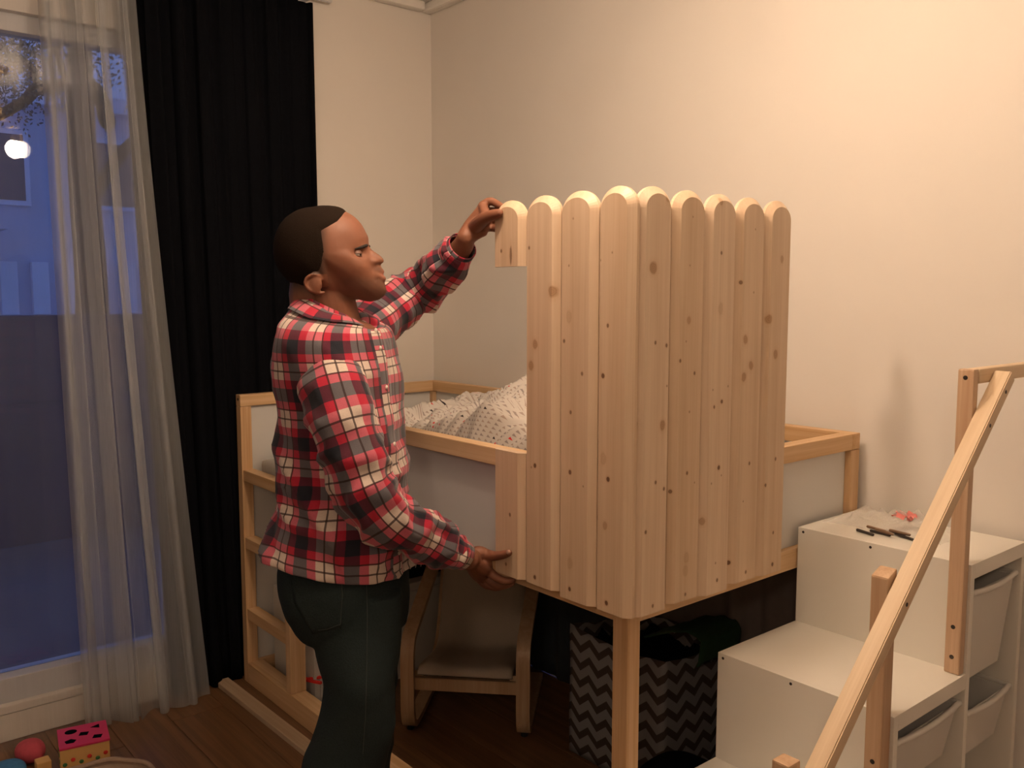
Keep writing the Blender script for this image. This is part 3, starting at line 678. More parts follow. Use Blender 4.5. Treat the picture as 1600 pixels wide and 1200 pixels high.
# armchair
def armchair():
    c = V((.952, -.548, 0)); w_ = V((.731, .681, 0)); bk = V((-.681, .731, 0))
    t = thing('bentwood_armchair', c, 'small bentwood armchair with a beige padded seat under the bed', 'chair')
    def Q(a, b, z): return c+w_*a+bk*b+V((0, 0, z))
    def strip(path, a, wd, th):
        n = len(path); D = np.array([(x, y, 0) for x, y in path], float); S_ = [cr(D, i/60) for i in range(61)]
        P = []
        for i, p in enumerate(S_):
            q = S_[min(i+1, 60)]-S_[max(i-1, 0)]; q = q/np.hypot(q[0], q[1]); nx, nz = -q[1], q[0]
            P.append([Q(a-wd/2, p[0]-nx*th/2, p[1]-nz*th/2), Q(a+wd/2, p[0]-nx*th/2, p[1]-nz*th/2), Q(a+wd/2, p[0]+nx*th/2, p[1]+nz*th/2), Q(a-wd/2, p[0]+nx*th/2, p[1]+nz*th/2)])
        mb = MB().grid(P, None, True); mb.f += [(0, 1, 2, 3), (240, 241, 242, 243)]; mb.uv += [[(0, 0)]*4]*2; return mb
    side = [(.50, .022), (.30, .018), (.10, .018), (.025, .03), (.0, .09), (0, .18), (0, .27), (.015, .325), (.06, .355), (.20, .40), (.50, .50)]
    for a in (-.205, .205):
        strip(side, a, .048, .022).build('side_frame', M['beech'], t)
        MB().tube([Q(a, .035, .002), Q(a, .035, .020)], [.012, .012], 12, False).build('foot', M['rubber'], t)
        MB().tube([Q(a, .47, .002), Q(a, .47, .014)], [.012, .012], 12, False).build('foot', M['rubber'], t)
        strip([(.02, .215), (.20, .17), (.33, .17), (.42, .26), (.50, .45), (.57, .68)], a*.83, .03, .018).build('seat_frame', M['beech'], t)
    for (b, z) in ((.012, .185), (.40, .19), (.49, .40)):
        MB().beam(Q(-.185, b, z), Q(.185, b, z), .022, .045, V((0, 0, 1)), .002).build('crossbar', M['beech'], t)
    path = [(-.005, .222), (.02, .24), (.16, .215), (.29, .195), (.35, .22), (.40, .30), (.46, .45), (.54, .70)]
    D = np.array([(x, y, 0) for x, y in path]); P = []
    for i in range(61):
        p = cr(D, i/60); q = cr(D, min(1, (i+1)/60))-cr(D, max(0, (i-1)/60)); q = q/np.hypot(q[0], q[1]); nx, nz = -q[1], q[0]; row = []
        for j in range(48):
            ph = 2*math.pi*j/48; u = math.copysign(abs(math.cos(ph))**.35, math.cos(ph)); v = math.copysign(abs(math.sin(ph))**.6, math.sin(ph))
            puff = 1-.55*max(0, 1-abs(math.sin(2*math.pi*u*1.0))*2.6)*(abs(u) < .9)
            endf = min(1, min(i, 60-i)/3+.35); row.append(Q(u*.168, p[0]+nx*.019*v*puff*endf, p[1]+nz*.019*v*puff*endf))
        P.append(row)
    MB().grid(P, None, True).build('cushion', M['chaircloth'], t, True)
armchair()

# hamper
hp = thing('laundry_hamper', (1.45, -.165, 0), 'square fabric hamper with grey and white chevrons under the bed corner', 'hamper')
hx0, hx1, hy0, hy1, hz = 1.252, 1.668, -.33, -.004, .445
cor = [(hx0, hy1), (hx0, hy0), (hx1, hy0), (hx1, hy1), (hx0, hy1)]
P, U = [], []
for i in range(17):
    q = i/16; row, ur, acc = [], [], 0
    for k in range(4):
        (ax_, ay), (bx, by) = cor[k], cor[k+1]; ln = math.hypot(bx-ax_, by-ay)
        for j in range(20):
            u = j/20; x, y = ax_+(bx-ax_)*u, ay+(by-ay)*u
            nx, ny = (by-ay)/ln, -(bx-ax_)/ln; bl = .010*math.sin(math.pi*u)*math.sin(math.pi*q)-.012*(1-abs(2*u-1))*q*.6
            x -= nx*bl*-1*0; off = bl+.003*noise.noise(V((x*8, y*8, q*5)))
            zz = hz*q+(.010*noise.noise(V((x*7, y*7, 2)))-.018*math.sin(math.pi*u) if i == 16 else 0)
            row.append(V((min(max(x+off*(1 if k == 2 else -1 if k == 0 else 0), hx0-.02), hx1+.02), y+off*(-1 if k == 1 else 0), max(zz, .001)))); ur.append((acc+u*ln, hz*q))
        acc += ln
    row.append(row[0].copy()); ur.append((acc, hz*q)); P.append(row); U.append(ur)
o = MB().grid(P, U).build('fabric_wall', M['chevron'], hp, True); o.modifiers.new('s', 'SOLIDIFY').thickness = .003
MB().box((hx0+.006, hy0+.006, .002), (hx1-.006, hy1-.006, .008)).build('base', M['black'], hp)
P = [[V((hx0+.008+(hx1-hx0-.016)*i/24, hy0+.008+(hy1-hy0-.016)*j/20, .37+.05*noise.noise(V((i*.25, j*.3, 1)))+.03*noise.noise(V((i*.6, j*.6, 5))))) for j in range(21)] for i in range(25)]
tag(MB().grid(P).build('hamper_shade', M['black'], None, True), 'black sheet imitating the dark empty inside of the chevron hamper', 'shade sheet')  # darkness of the empty hamper, put in as a black sheet
P = [[V((1.50+.26*i/16, -.24+.20*j/12+.05*math.sin(i*.2), .455+.045*math.sin(i/16*2.6)+.012*noise.noise(V((i*.4, j*.4, 1)))-.05*(i > 14))) for j in range(13)] for i in range(17)]
o = MB().grid([[V((min(p.x, 1.72), p.y, p.z)) for p in r] for r in P]).build('green_cloth', M['green'], None, True); o.modifiers.new('s', 'SOLIDIFY').thickness = .006
tag(o, 'dark green cloth hanging over the hamper rim next to the steps', 'cloth')
tag(cushion((1.80, -.43, .115), (.13, .15, .11), (X, Y, Z), .7, wr=.02).build('black_bag', M['black'], None, True), 'black cloth bag on the floor between hamper and steps', 'bag')
o = MB().box((-.13, -.08, 0), (.13, .08, .04), .004).build('flat_box', M['paper']); o.location = (1.80, -.72, .001); o.rotation_euler = (0, 0, .3)
tag(o, 'flat pinkish cardboard box on the floor beside the lowest step', 'box')

# ================================================================== TOYS
def toybox():
    t = thing('shape_sorter', (.283, -1.625, 0), 'wooden shape sorter box with a magenta lid near the window', 'toy')
    a = math.radians(-10.5); R = Matrix.Rotation(a, 3, 'Z'); c = V((.283, -1.625, 0))
    def bx(name, p, q, m, bev=.002): return MB().box(c+V(p), c+V(q), bev, R, c).build(name, m, t)
    bx('body', (-.073, -.073, 0), (.073, .073, .094), M['toyyellow'])
    lid = sub(bx('lid', (-.075, -.075, .0943), (.075, .075, .102), M['pink']), t)
    for k, (x, y, n) in enumerate(((-.035, -.035, 20), (-.038, .042, 3), (-.002, .002, 4), (.035, -.040, 5), (.038, .04, 4))):
        r = .017; vs = [c+R@V((x+r*math.cos(2*math.pi*i/n+.5), y+r*1.1*math.sin(2*math.pi*i/n+.5), .1024)) for i in range(n)]; vs += [v-V((0, 0, .004)) for v in vs]
        MB().add(vs, [tuple(range(n)), tuple(range(n, 2*n))]+[(i, (i+1) % n, n+(i+1) % n, n+i) for i in range(n)]).build('shape_hole', M['black'], lid)
    for k in range(6):
        p2 = c+R@V((-.058+.023*k, -.0735, .04+.012*(k % 2))); MB().ell(p2, (.007, .002, .007), (R@X, R@Y, Z), 12, 6).build('painted_dot', (M['toygreen'], M['red'])[(k+1) % 2], t, True)
        p = c+R@V((.0735, -.06+.024*k, .045+.012*(k % 2))); MB().ell(p, (.002, .007, .007), (R@X, R@Y, Z), 12, 6).build('painted_dot', (M['toygreen'], M['red'])[k % 2], t, True)
toybox()
tag(cushion((.15, -1.755, .035), (.055, .045, .034), (X, Y, Z), .9, wr=.03, seed=4).build('soft_toy', M['toyred'], None, True), 'small red soft toy to the left of the shape sorter', 'toy')
tag(cushion((.235, -1.835, .028), (.06, .05, .027), (X, Y, Z), .9, wr=.03, seed=9).build('soft_toy', M['toyblue'], None, True), 'blue patterned soft toy at the bottom left corner', 'toy')
o = MB().box((.235, -1.765, .0005), (.280, -1.722, .044), .004).build('wooden_block', M['toyyellow']); tag(o, 'yellow wooden block between the soft toys and the shape sorter', 'toy')
bk = thing('rattan_basket', (.62, -1.67, 0), 'round pale rattan basket cut off by the bottom edge of the frame', 'basket')
c = V((.62, -1.67, 0)); R_ = .165
P = [[c+V((math.cos(a)*r, math.sin(a)*r, z)) for a in [2*math.pi*j/48 for j in range(48)]] for r, z in ((.12, .002), (R_*.9, .03), (R_, .07), (R_-.006, .07), (R_*.9-.006, .034), (.114, .01))]
mb = MB().grid(P, None, True); mb.f += [tuple(range(48)), tuple(240+i for i in range(48))]; mb.uv += [[(0, 0)]*48]*2; mb.build('weave', M['rattan'], bk, True)
for q, z in ((0, .072), (.004, .082)):
    MB().tube([c+V((math.cos(2*math.pi*j/24)*(R_-q), math.sin(2*math.pi*j/24)*(R_-q), z+.003*math.sin(j*2))) for j in range(25)], [.008]*25, 8, False).build('rim', M['rattan'], bk, True)
#@@PERSON
# ================================================================== THE MAN
FH = RGT.copy(); AH = V((-RGT.y, RGT.x, 0))            # head: facing, and away from the camera
ang = math.radians(14)
FB = FH*math.cos(ang)-AH*math.sin(ang); AB = AH*math.cos(ang)+FH*math.sin(ang)   # trunk, turned a little to the camera
man = bpy.data.objects.new('person', bpy.data.meshes.new('person')); C.objects.link(man)
tag(man, 'short-haired man in a red plaid shirt and dark jeans holding the wooden playhouse front', 'person')
HD = 2.09; SC = HD/FPX*(220/1200)
HC = at(420+500*220/1200, 310+480*220/1200, HD)
def hz_(p): return ((p[0]-500)*SC, -(p[1]-480)*SC)
OUT = [(390,88),(500,78),(600,88),(665,118),(740,165),(790,220),(828,290),(848,330),(850,372),(853,412),(880,440),(915,462),(955,488),(986,526),(978,548),(950,560),(958,585),(982,612),(986,630),(972,648),(996,664),(1000,685),(982,712),(990,745),(1002,780),(985,825),(935,862),(860,880),(760,860),(640,850),(520,850),(400,840),(300,800),(215,740),(130,665),(75,570),(55,470),(62,370),(95,265),(160,180),(270,112)]
BASE = [(390,88),(500,80),(600,95),(665,132),(738,185),(780,235),(812,300),(826,340),(832,380),(836,420),(848,450),(862,475),(878,505),(890,535),(898,560),(905,585),(912,605),(918,625),(922,648),(928,668),(932,690),(935,715),(938,745),(938,780),(920,822),(880,850),(820,862),(745,852),(640,845),(520,845),(400,835),(300,800),(215,740),(130,665),(75,570),(55,470),(62,370),(95,265),(160,180),(270,112)]
def polar(pts):
    q = [hz_(p) for p in pts]; a = [math.atan2(y, x) for x, y in q]; r = [math.hypot(x, y) for x, y in q]
    o = np.argsort(a); a = np.array(a)[o]; r = np.array(r)[o]
    return np.concatenate([a-2*math.pi, a, a+2*math.pi]), np.concatenate([r, r, r])
PO, PB = polar(OUT), polar(BASE)
HW = .0765
def g3(p, c, s): return math.exp(-(((p[0]-c[0])/s[0])**2+((abs(p[1])-c[1])/s[1])**2+((p[2]-c[2])/s[2])**2))
def hp_(zx, zy, y): a = hz_((zx, zy)); return (a[0], y, a[1])
FEAT = [  # centre, sigmas, outward push (m)
    (hp_(792, 484, .040), (.019, .017, .0100), -.0135), (hp_(815, 425, .026), (.016, .018, .007), .0035),
    (hp_(770, 590, .044), (.022, .016, .014), .0045), (hp_(905, 535, .0150), (.010, .0065, .008), .0095),
    (hp_(690, 380, .062), (.03, .02, .02), -.003), (hp_(800, 700, .045), (.02, .02, .018), -.0035),
    (hp_(640, 815, .060), (.03, .02, .014), .006), (hp_(952, 565, .010), (.006, .004, .004), -.004),
    (hp_(940, 690, .016), (.012, .012, .004), -.001), (hp_(905, 615, .024), (.010, .006, .018), -.002), (hp_(785, 520, .028), (.01, .014, .004), .001)]
def head_pt(th, ph, off=0.0):
    """th: angle in the profile plane; ph: 0 at the midline, +-pi/2 at the side of the head"""
    ro = float(np.interp(th, *PO)); rb = float(np.interp(th, *PB)); cp, sp = math.cos(ph), math.sin(ph); y = HW*sp
    sx, sy = math.cos(th), math.sin(th)
    zz = 480-(rb*sy)/SC
    sig = float(np.interp(zz, (0, 370, 425, 470, 530, 590, 640, 720, 800, 900), (.045, .036, .011, .0078, .0120, .0125, .019, .021, .022, .03)))
    wgt = math.exp(-(y/sig)**2)
    r = rb*cp**.86+(ro-rb)*wgt
    wy = 1.0
    if sx > 0 and sy < 0: t3 = max(0, min(1, (-sy-.06)*1.08)); t4 = min(1, sx*1.8); t5 = min(1, max(0, cp)/.55); wy = 1-.24*t4*t4*(3-2*t4)*t3*t3*(3-2*t3)*t5*t5*(3-2*t5)
    p = V((r*sx, y*wy*(1+.05*abs(sp)), r*sy)); push = sum(a*g3(p, c, s) for c, s, a in FEAT) if sx > -.2 else 0
    # mouth slit
    d = V((r*sx*1.0, y*wy, r*sy)).normalized()
    m0, m1 = hz_((985, 650)), hz_((925, 705)); tt_ = min(1, abs(y)/.026)
    mx, mz = m0[0]+(m1[0]-m0[0])*tt_, m0[1]+(m1[1]-m0[1])*tt_
    if abs(y) < .028 and sx > 0: push -= .0030*math.exp(-((p.z-mz)/.0022)**2)*math.exp(-((p.x-mx)/.02)**2)
    return p+d*(push+off)
def hw(p): return HC+FH*p[0]+AH*p[1]+Z*p[2]
body = MB()
NT, NP = 220, 90
P = [[hw(head_pt(2*math.pi*i/NT, -math.pi/2+math.pi*j/NP)) for i in range(NT)] for j in range(NP+1)]
body.grid(P, None, True)
# ears
def ear(sd):
    c = hp_(452, 735, 0); y0 = sd*.068
    pts = [(500, 690, .0), (478, 662, .004), (430, 655, .010), (385, 685, .013), (372, 730, .013), (395, 775, .009), (440, 800, .004), (490, 808, .001), (515, 800, -.001)]
    body.tube([hw((hz_((a, b))[0], y0+sd*(e+.001), hz_((a, b))[1])) for a, b, e in pts], [.0032, .0038, .0040, .0040, .0038, .0038, .0042, .0048, .0036], 8)
    body.tube([hw((hz_((a, b))[0], y0+sd*e, hz_((a, b))[1])) for a, b, e in ((470, 700, .003), (430, 700, .006), (415, 735, .006), (440, 770, .003))], [.003, .0035, .0035, .003], 8)
    q = hz_((440, 735)); body.ell(hw((q[0], y0+sd*.0050, q[1])), (.019, .0065, .021), (FH, AH, Z), 12, 8)
ear(-1); ear(1)
def A_(px, py, d): return at(px, py, d)
# neck
body.tube([A_(503, 430, 2.10), A_(516, 470, 2.11), A_(524, 510, 2.125), A_(530, 560, 2.13)], [.058, .058, .062, .075], 24, True)
body.tube([A_(485, 455, 2.10), A_(492, 500, 2.12)], [.050, .056], 20, True)
# trunk rings: image row, left, right, half width sideways, depth
TR = [(868,441,628,.170,2.12,.026,.0),(838,435,628,.170,2.12,.018,0),(800,442,627,.162,2.12,.008,0),(750,444,627,.158,2.12,0,0),(700,443,627,.162,2.12,0,0),(645,443,624,.172,2.12,0,0),(595,443,618,.182,2.12,0,0),
      (555,445,609,.190,2.12,0,0),(528,449,603,.187,2.12,.004,0),(508,455,597,.165,2.12,.012,0),(494,461,589,.114,2.12,.022,0),(483,467,580,.088,2.12,.030,0),(474,472,571,.070,2.12,.036,0)]
def trunk_rings(T, ins=0.0, n=96, sub_=6, e=.86):
    D = np.array(T, float); R_ = []; m = (len(T)-1)*sub_
    for i in range(m+1):
        py, l, r, a, d, tl, _ = cr(D, i/m); c = at((l+r)/2, py, d); hf = (r-l)/2*d/FPX-ins; hf = hf/math.cos(ang)*.985; row = []
        for j in range(n):
            t = 2*math.pi*j/n; u = math.copysign(abs(math.cos(t))**e, math.cos(t)); v = math.copysign(abs(math.sin(t))**e, math.sin(t))
            vn = .062*max(0, (i/m-.76)/.24)**1.3*math.exp(-((t if t < math.pi else t-2*math.pi)/.42)**2) if T is TR else 0
            row.append(c+FB*(hf*u)+AB*((a-ins)*v)+Z*(-tl*u-vn))
        R_.append(row)
    return R_
def capped(mb, R_):
    o = len(mb.v); n = len(R_[0]); mb.grid(R_, None, True); mb.f += [tuple(o+i for i in range(n)), tuple(o+(len(R_)-1)*n+i for i in range(n))]; mb.uv += [[(0, 0)]*n]*2
capped(body, trunk_rings(TR[:-1], .018))
# hips and legs
HR = [(845,455,618,.145,2.12,0,0),(868,450,623,.154,2.12,0,0),(900,447,629,.166,2.12,0,0),(930,456,629,.168,2.12,0,0),(955,468,628,.160,2.12,0,0),(980,482,626,.145,2.12,0,0)]
capped(body, trunk_rings(HR, .016))
LEGN = [(925,458,628,.080,2.045),(955,472,628,.084,2.04),(990,488,625,.086,2.035),(1036,499,620,.085,2.03),(1066,506,617,.083,2.03),(1106,501,615,.080,2.03),(1155,487,612,.080,2.04),(1200,472,601,.078,2.05),(1280,462,578,.075,2.06),(1400,462,560,.072,2.07),(1455,464,558,.075,2.07)]
LEGF = [(p, l+(r-l)*.12, r+2, a*.95, d+.16) for p, l, r, a, d in LEGN]
LEGF = [(p, l+(30 if p > 1180 else 0)*min(1, (p-1180)/150) if p > 1180 else l, r+(40*min(1, (p-1180)/150) if p > 1180 else 0), a, d) for p, l, r, a, d in LEGF]
def leg_rings(T, ins=0.0, n=64, sub_=8):
    D = np.array(T, float); R_ = []; m = (len(T)-1)*sub_
    for i in range(m+1):
        py, l, r, a, d = cr(D, i/m); c = at((l+r)/2, py, d); hf = (r-l)/2*d/FPX-ins
        R_.append([c+FH*(hf*math.cos(2*math.pi*j/n))+AH*((a-ins)*math.sin(2*math.pi*j/n)) for j in range(n)])
    return R_
capped(body, leg_rings(LEGN, .020)); capped(body, leg_rings(LEGF, .020))
# arms: centre line and sleeve radius
ARN = [((506, 548), 2.08, .056), ((512, 578), 2.01, .070), ((530, 640), 1.96, .073), ((554, 712), 1.945, .067), ((574, 768), 1.95, .061), ((604, 808), 1.97, .056), ((648, 832), 2.02, .050), ((690, 853), 2.08, .041), ((724, 868), 2.125, .033)]
ARF = [((545, 530), 2.17, .060), ((578, 510), 2.27, .068), ((608, 487), 2.34, .061), ((642, 462), 2.39, .056), ((668, 446), 2.37, .052), ((696, 416), 2.28, .046), ((722, 386), 2.215, .037)]
WN, WF = at(733, 874, 2.14), at(727, 372, 2.19)
def armpts(A, k, last): return [at(*p, d) for p, d, r in A]+[last], [r*k for p, d, r in A]+[.0225]
for A, wr in ((ARN, WN), (ARF, WF)):
    p, r = armpts(A, .72, wr); body.tube(p, [min(x, .050 - .02*i/len(r)) for i, x in enumerate(r)], 20)
# ---- hands (points from the picture, each at its own distance in front of / behind the board)
def zl(zx, zy, y): return ony(680+zx*.13333, 290+zy*.13333, y)
def zr(zx, zy, y): return ony(680+zx*.13333, 800+zy*.13333, y)
wl = zl(330, 610, -.985); wl = WF
body.tube([wl, zl(450, 470, -.993), zl(525, 330, -.985)], [.0225, .0235, .017], 16)
body.tube([wl, zl(480, 520, -.992), zl(560, 430, -.985)], [.0215, .0215, .016], 16)
body.tube([zl(560, 250, -.985), zl(590, 330, -.992), zl(610, 375, -1.004)], [.012, .0125, .0115], 12)
fin = []
mcpL = [zl(560, 235, -.978), zl(590, 330, -.972), zl(600, 420, -.972), zl(585, 505, -.978)]
for k, m_ in enumerate(mcpL):
    b0 = wl+(m_-wl)*.15; body.tube([b0, b0+(m_-b0)*.5+V((0, .004, 0)), m_], [.016, .0155, (.0125, .013, .0125, .0115)[k]], 12)
body.tube([zl(470, 560, -.990), zl(560, 545, -.985)], [.016, .012], 12)
FL = [[mcpL[0], zl(640, 185, -.968), zl(725, 215, -.962), zl(800, 262, -.9695)],
      [mcpL[1], zl(660, 300, -.955), zl(760, 320, -.958), zl(850, 345, -.9690)],
      [mcpL[2], zl(660, 400, -.953), zl(760, 420, -.957), zl(840, 430, -.9690)],
      [mcpL[3], zl(650, 495, -.958), zl(720, 505, -.960), zl(790, 500, -.9695)]]
for k, f in enumerate(FL): body.tube(f, [(.0115, .012, .0115, .0105)[k], (.0105, .0108, .0105, .0095)[k], .0092, .0078], 12)
body.tube([zl(430, 520, -1.0), zl(525, 425, -1.010), zl(600, 372, -1.014), zl(690, 338, -1.0125), zl(752, 322, -1.0105)], [.0175, .0175, .0145, .0125, .0100], 14)
body.tube([zl(560, 235, -.978), zl(560, 330, -.985), zl(545, 430, -1.0)], [.010, .012, .013], 12)
# right (near) hand
body.tube([WN, zr(430, 560, -1.035)], [.026, .027], 16)
mcpR = [zr(625, 690, -1.012), zr(590, 740, -.990), zr(555, 775, -.970), zr(510, 775, -.950)]
for k, m_ in enumerate(mcpR):
    b0 = WN+(m_-WN)*.15; body.tube([b0, b0+(m_-b0)*.5+V((0, 0, -.003)), m_], [.017, .0165, (.0135, .0135, .013, .012)[k]], 12)
yb = -.99
FR = [[mcpR[0], zr(710, 765, -1.005), zr(815, 808, -.997), zr(905, 800, -.985)],
      [mcpR[1], zr(690, 840, -.985), zr(800, 862, -.975), zr(900, 835, -.966)],
      [mcpR[2], zr(640, 860, -.965), zr(740, 880, -.955), zr(830, 850, -.950)],
      [mcpR[3], zr(590, 850, -.945), zr(670, 870, -.938), zr(750, 845, -.936)]]
for k, f in enumerate(FR): body.tube(f, [(.0125, .0125, .012, .011)[k], .0112, .0100, .0080], 12)
body.tube([zr(420, 500, -1.040), zr(520, 480, -1.030), zr(600, 505, -1.018), zr(700, 515, -1.0135), zr(800, 500, -1.0125), zr(862, 480, -1.0105)], [.018, .0175, .0155, .0122, .0108, .0088], 14)
body.tube([zr(600, 505, -1.018), zr(610, 600, -1.018), zr(625, 690, -1.012)], [.012, .013, .011], 12)
tmp = body.build('body_tmp', M['skin'], None)
md = tmp.modifiers.new('r', 'REMESH'); md.mode = 'VOXEL'; md.voxel_size = .0026; md.use_smooth_shade = True
ms = tmp.modifiers.new('s', 'SMOOTH'); ms.iterations = 3; ms.factor = .5
dg = bpy.context.evaluated_depsgraph_get(); me = bpy.data.meshes.new_from_object(tmp.evaluated_get(dg)); bpy.data.objects.remove(tmp)
me.name = 'person'; man.data = me
if not me.materials: me.materials.append(M['skin'])
me.polygons.foreach_set('use_smooth', [True]*len(me.polygons))
# skin tone by place on the body: stubble, hair fade, lips
co = np.zeros(len(me.vertices)*3, np.float32); me.vertices.foreach_get('co', co); co = co.reshape(-1, 3)
rel = co-np.array(HC); hx = (rel@np.array(FH))/SC+500; hy = 480-rel[:, 2]/SC; hs = np.abs(rel@np.array(AH))
col = np.tile(np.array([.205, .082, .046], np.float32), (len(co), 1))
def sm(x, a, b): t = np.clip((x-a)/(b-a), 0, 1); return t*t*(3-2*t)
beard = sm(hy, 640, 720)*sm(hx, 560, 700)*(1-sm(hy, 850, 900)); mous = np.exp(-((hy-600)/22)**2-((hx-935)/40)**2)
lips = np.exp(-((hy-650)/26)**2-((hx-985)/26)**2)*(hs < .024)
fade = sm(-hx, -590, -495)*(1-sm(hy, 700, 900))*sm(hy, 120, 330)*(hs < .1)
inhead = (hs < .11) & (hy < 900)
for k, c in enumerate((.085, .042, .028)):
    wgt = np.clip(.62*beard+.7*mous, 0, .85)*inhead; col[:, k] = col[:, k]*(1-wgt)+c*wgt
for k, c in enumerate((.42, .17, .13)): wgt = .7*lips*inhead; col[:, k] = col[:, k]*(1-wgt)+c*wgt
for k, c in enumerate((.045, .025, .017)): wgt = .9*fade*inhead*(~((hx > 362) & (hx < 545) & (hy > 650) & (hy < 815) & (hs > .055))); col[:, k] = col[:, k]*(1-wgt)+c*wgt
ca = me.color_attributes.new('tone', 'FLOAT_COLOR', 'POINT')
ca.data.foreach_set('color', np.concatenate([col, np.ones((len(co), 1), np.float32)], 1).ravel().astype(np.float32))

def child(mb, name, mat, parent=None, smooth=True, **k):
    return mb.build(name, mat, parent or man, smooth, **k)
# eyes, brows
for sd in (-1, 1):
    q = hz_((783, 487)); c = hw((q[0]-.0035, sd*.0345, q[1]))
    e = child(MB().ell(c, (.0118,)*3, n=24, m=16), 'eye', M['eyewhite'])
    child(MB().ell(c+(FH*.84+AH*sd*.42+Z*.04).normalized()*.0072, (.0054,)*3, n=16, m=10), 'iris', M['iris'], e)
    lid = MB()
    for s2, (r0, tl) in enumerate(((.0133, 1), (.0128, -1))):
        P = []
        for i in range(9):
            el = (math.radians(11)+math.radians(80)*i/8) if tl > 0 else (-math.radians(10)-math.radians(70)*i/8)
            P.append([c+(FH*math.cos(a)+AH*math.sin(a))*(r0*math.cos(el))+Z*(r0*math.sin(el)) for a in [math.radians(-95)+math.radians(190)*j/20 for j in range(21)]])
        lid.grid(P)
    o = child(lid, 'eyelid', M['lid'] if 'lid' in M else M['skin2'] if 'skin2' in M else M['nail'])
    br = []
    for i in range(9):
        t = i/8; th = math.atan2(*reversed(hz_((848-85*t, 402+10*math.sin(t*3)+38*t*t)))); yy = .012+.036*t
        ph_ = math.asin(min(.95, yy/HW)); br.append(hw(head_pt(th, sd*ph_, .0008)))
    child(MB().tube(br, [.0022, .0034, .0038, .0038, .0036, .0032, .0027, .002, .0012], 8), 'eyebrow', M['brow'])
# hair shell
HL = [(700,60),(668,117),(655,165),(628,215),(560,262),(505,296),(512,345),(522,400),(530,465),(515,540),(490,610),(472,640),(440,652),(400,655),(368,690),(352,740),(345,800),(300,842),(180,900),(-50,700),(-50,0),(500,-50)]
def sdist(x, y):
    ins = False; dm = 1e9; n = len(HL)
    for i in range(n):
        (x1, y1), (x2, y2) = HL[i], HL[(i+1) % n]
        if (y1 > y) != (y2 > y) and x < (x2-x1)*(y-y1)/(y2-y1)+x1: ins = not ins
        dx, dy = x2-x1, y2-y1; t = max(0, min(1, ((x-x1)*dx+(y-y1)*dy)/(dx*dx+dy*dy))); dm = min(dm, math.hypot(x-x1-t*dx, y-y1-t*dy))
    return dm*SC*(1 if ins else -1)
P = []; keep = []
NT2, NP2 = 260, 110
for j in range(NP2+1):
    row = []
    for i in range(NT2):
        th, ph_ = 2*math.pi*i/NT2, -math.pi/2+math.pi*j/NP2; p = head_pt(th, ph_); s_ = sdist(p.x/SC+500, 480-p.z/SC)
        off = max(-.003, min(.0028, s_*.30))
        if s_ > 0:
            qx, qy = min(1, max(0, (p.x/SC+500-330)/120)), min(1, max(0, (480-p.z/SC-230)/160)); off *= 1-.78*max(qx*qy, min(1, max(0, (480-p.z/SC-500)/150)))
        row.append((hw(head_pt(th, ph_, off)), s_))
    P.append(row)
mb = MB(); mb.v = [p for r_ in P for p, s_ in r_]
for j in range(NP2):
    for i in range(NT2):
        i2 = (i+1) % NT2; ss = (P[j][i][1], P[j][i2][1], P[j+1][i][1], P[j+1][i2][1])
        if max(ss) > -.004: mb.f.append((j*NT2+i, j*NT2+i2, (j+1)*NT2+i2, (j+1)*NT2+i)); mb.uv.append([(0, 0)]*4)
child(mb, 'hair', M['hair'])

# ---- shirt
def nz(p, s, o=0): return noise.noise(V((p.x*s+o, p.y*s+o*2, p.z*s)))
def fold(p, s, o=0, pw=3.0): return max(0, 1-pw*abs(noise.noise(V((p.x*s+o, p.y*s, p.z*s+o)))))
shirt_r = trunk_rings(TR, 0.0, 160, 8)
n = 160; P, U = [], []
cen = [sum(r_, V((0, 0, 0)))/n for r_ in shirt_r]
per = [0]
refr = shirt_r[len(shirt_r)//3]
for j in range(n): per.append(per[-1]+(refr[(j+1) % n]-refr[j]).length)
vv = 0
for i, r_ in enumerate(shirt_r):
    if i: vv += (cen[i]-cen[i-1]).length
    row = []
    q = i/(len(shirt_r)-1)
    for j, p in enumerate(r_):
        d = (p-cen[i]); d.z = 0; d.normalize()
        low = max(0, 1-q*2.2)
        w_ = .010*nz(p, 6)+.017*fold(V((p.x*.5, p.y*.5, p.z*1.0+(p-cen[i]).dot(FB)*1.1)), 6, 3)*(.35+low)+.010*fold(V((p.x*.6, p.y*.6, p.z+(p-cen[i]).dot(FB)*.7)), 13, 9)*(.4+low)-.006
        if q > .8: w_ *= max(0, 1-(q-.8)*5)
        row.append(p+d*(w_+.002))
    row.append(row[0].copy()); P.append(row); U.append([(per[j], vv) for j in range(n+1)])
SHG = [list(r_) for r_ in P]
shirt = sub(child(MB().grid(P, U), 'shirt', M['plaid']), man); shirt.modifiers.new('s', 'SOLIDIFY').thickness = -.0015
tag(shirt, 'red, navy and cream plaid flannel shirt')
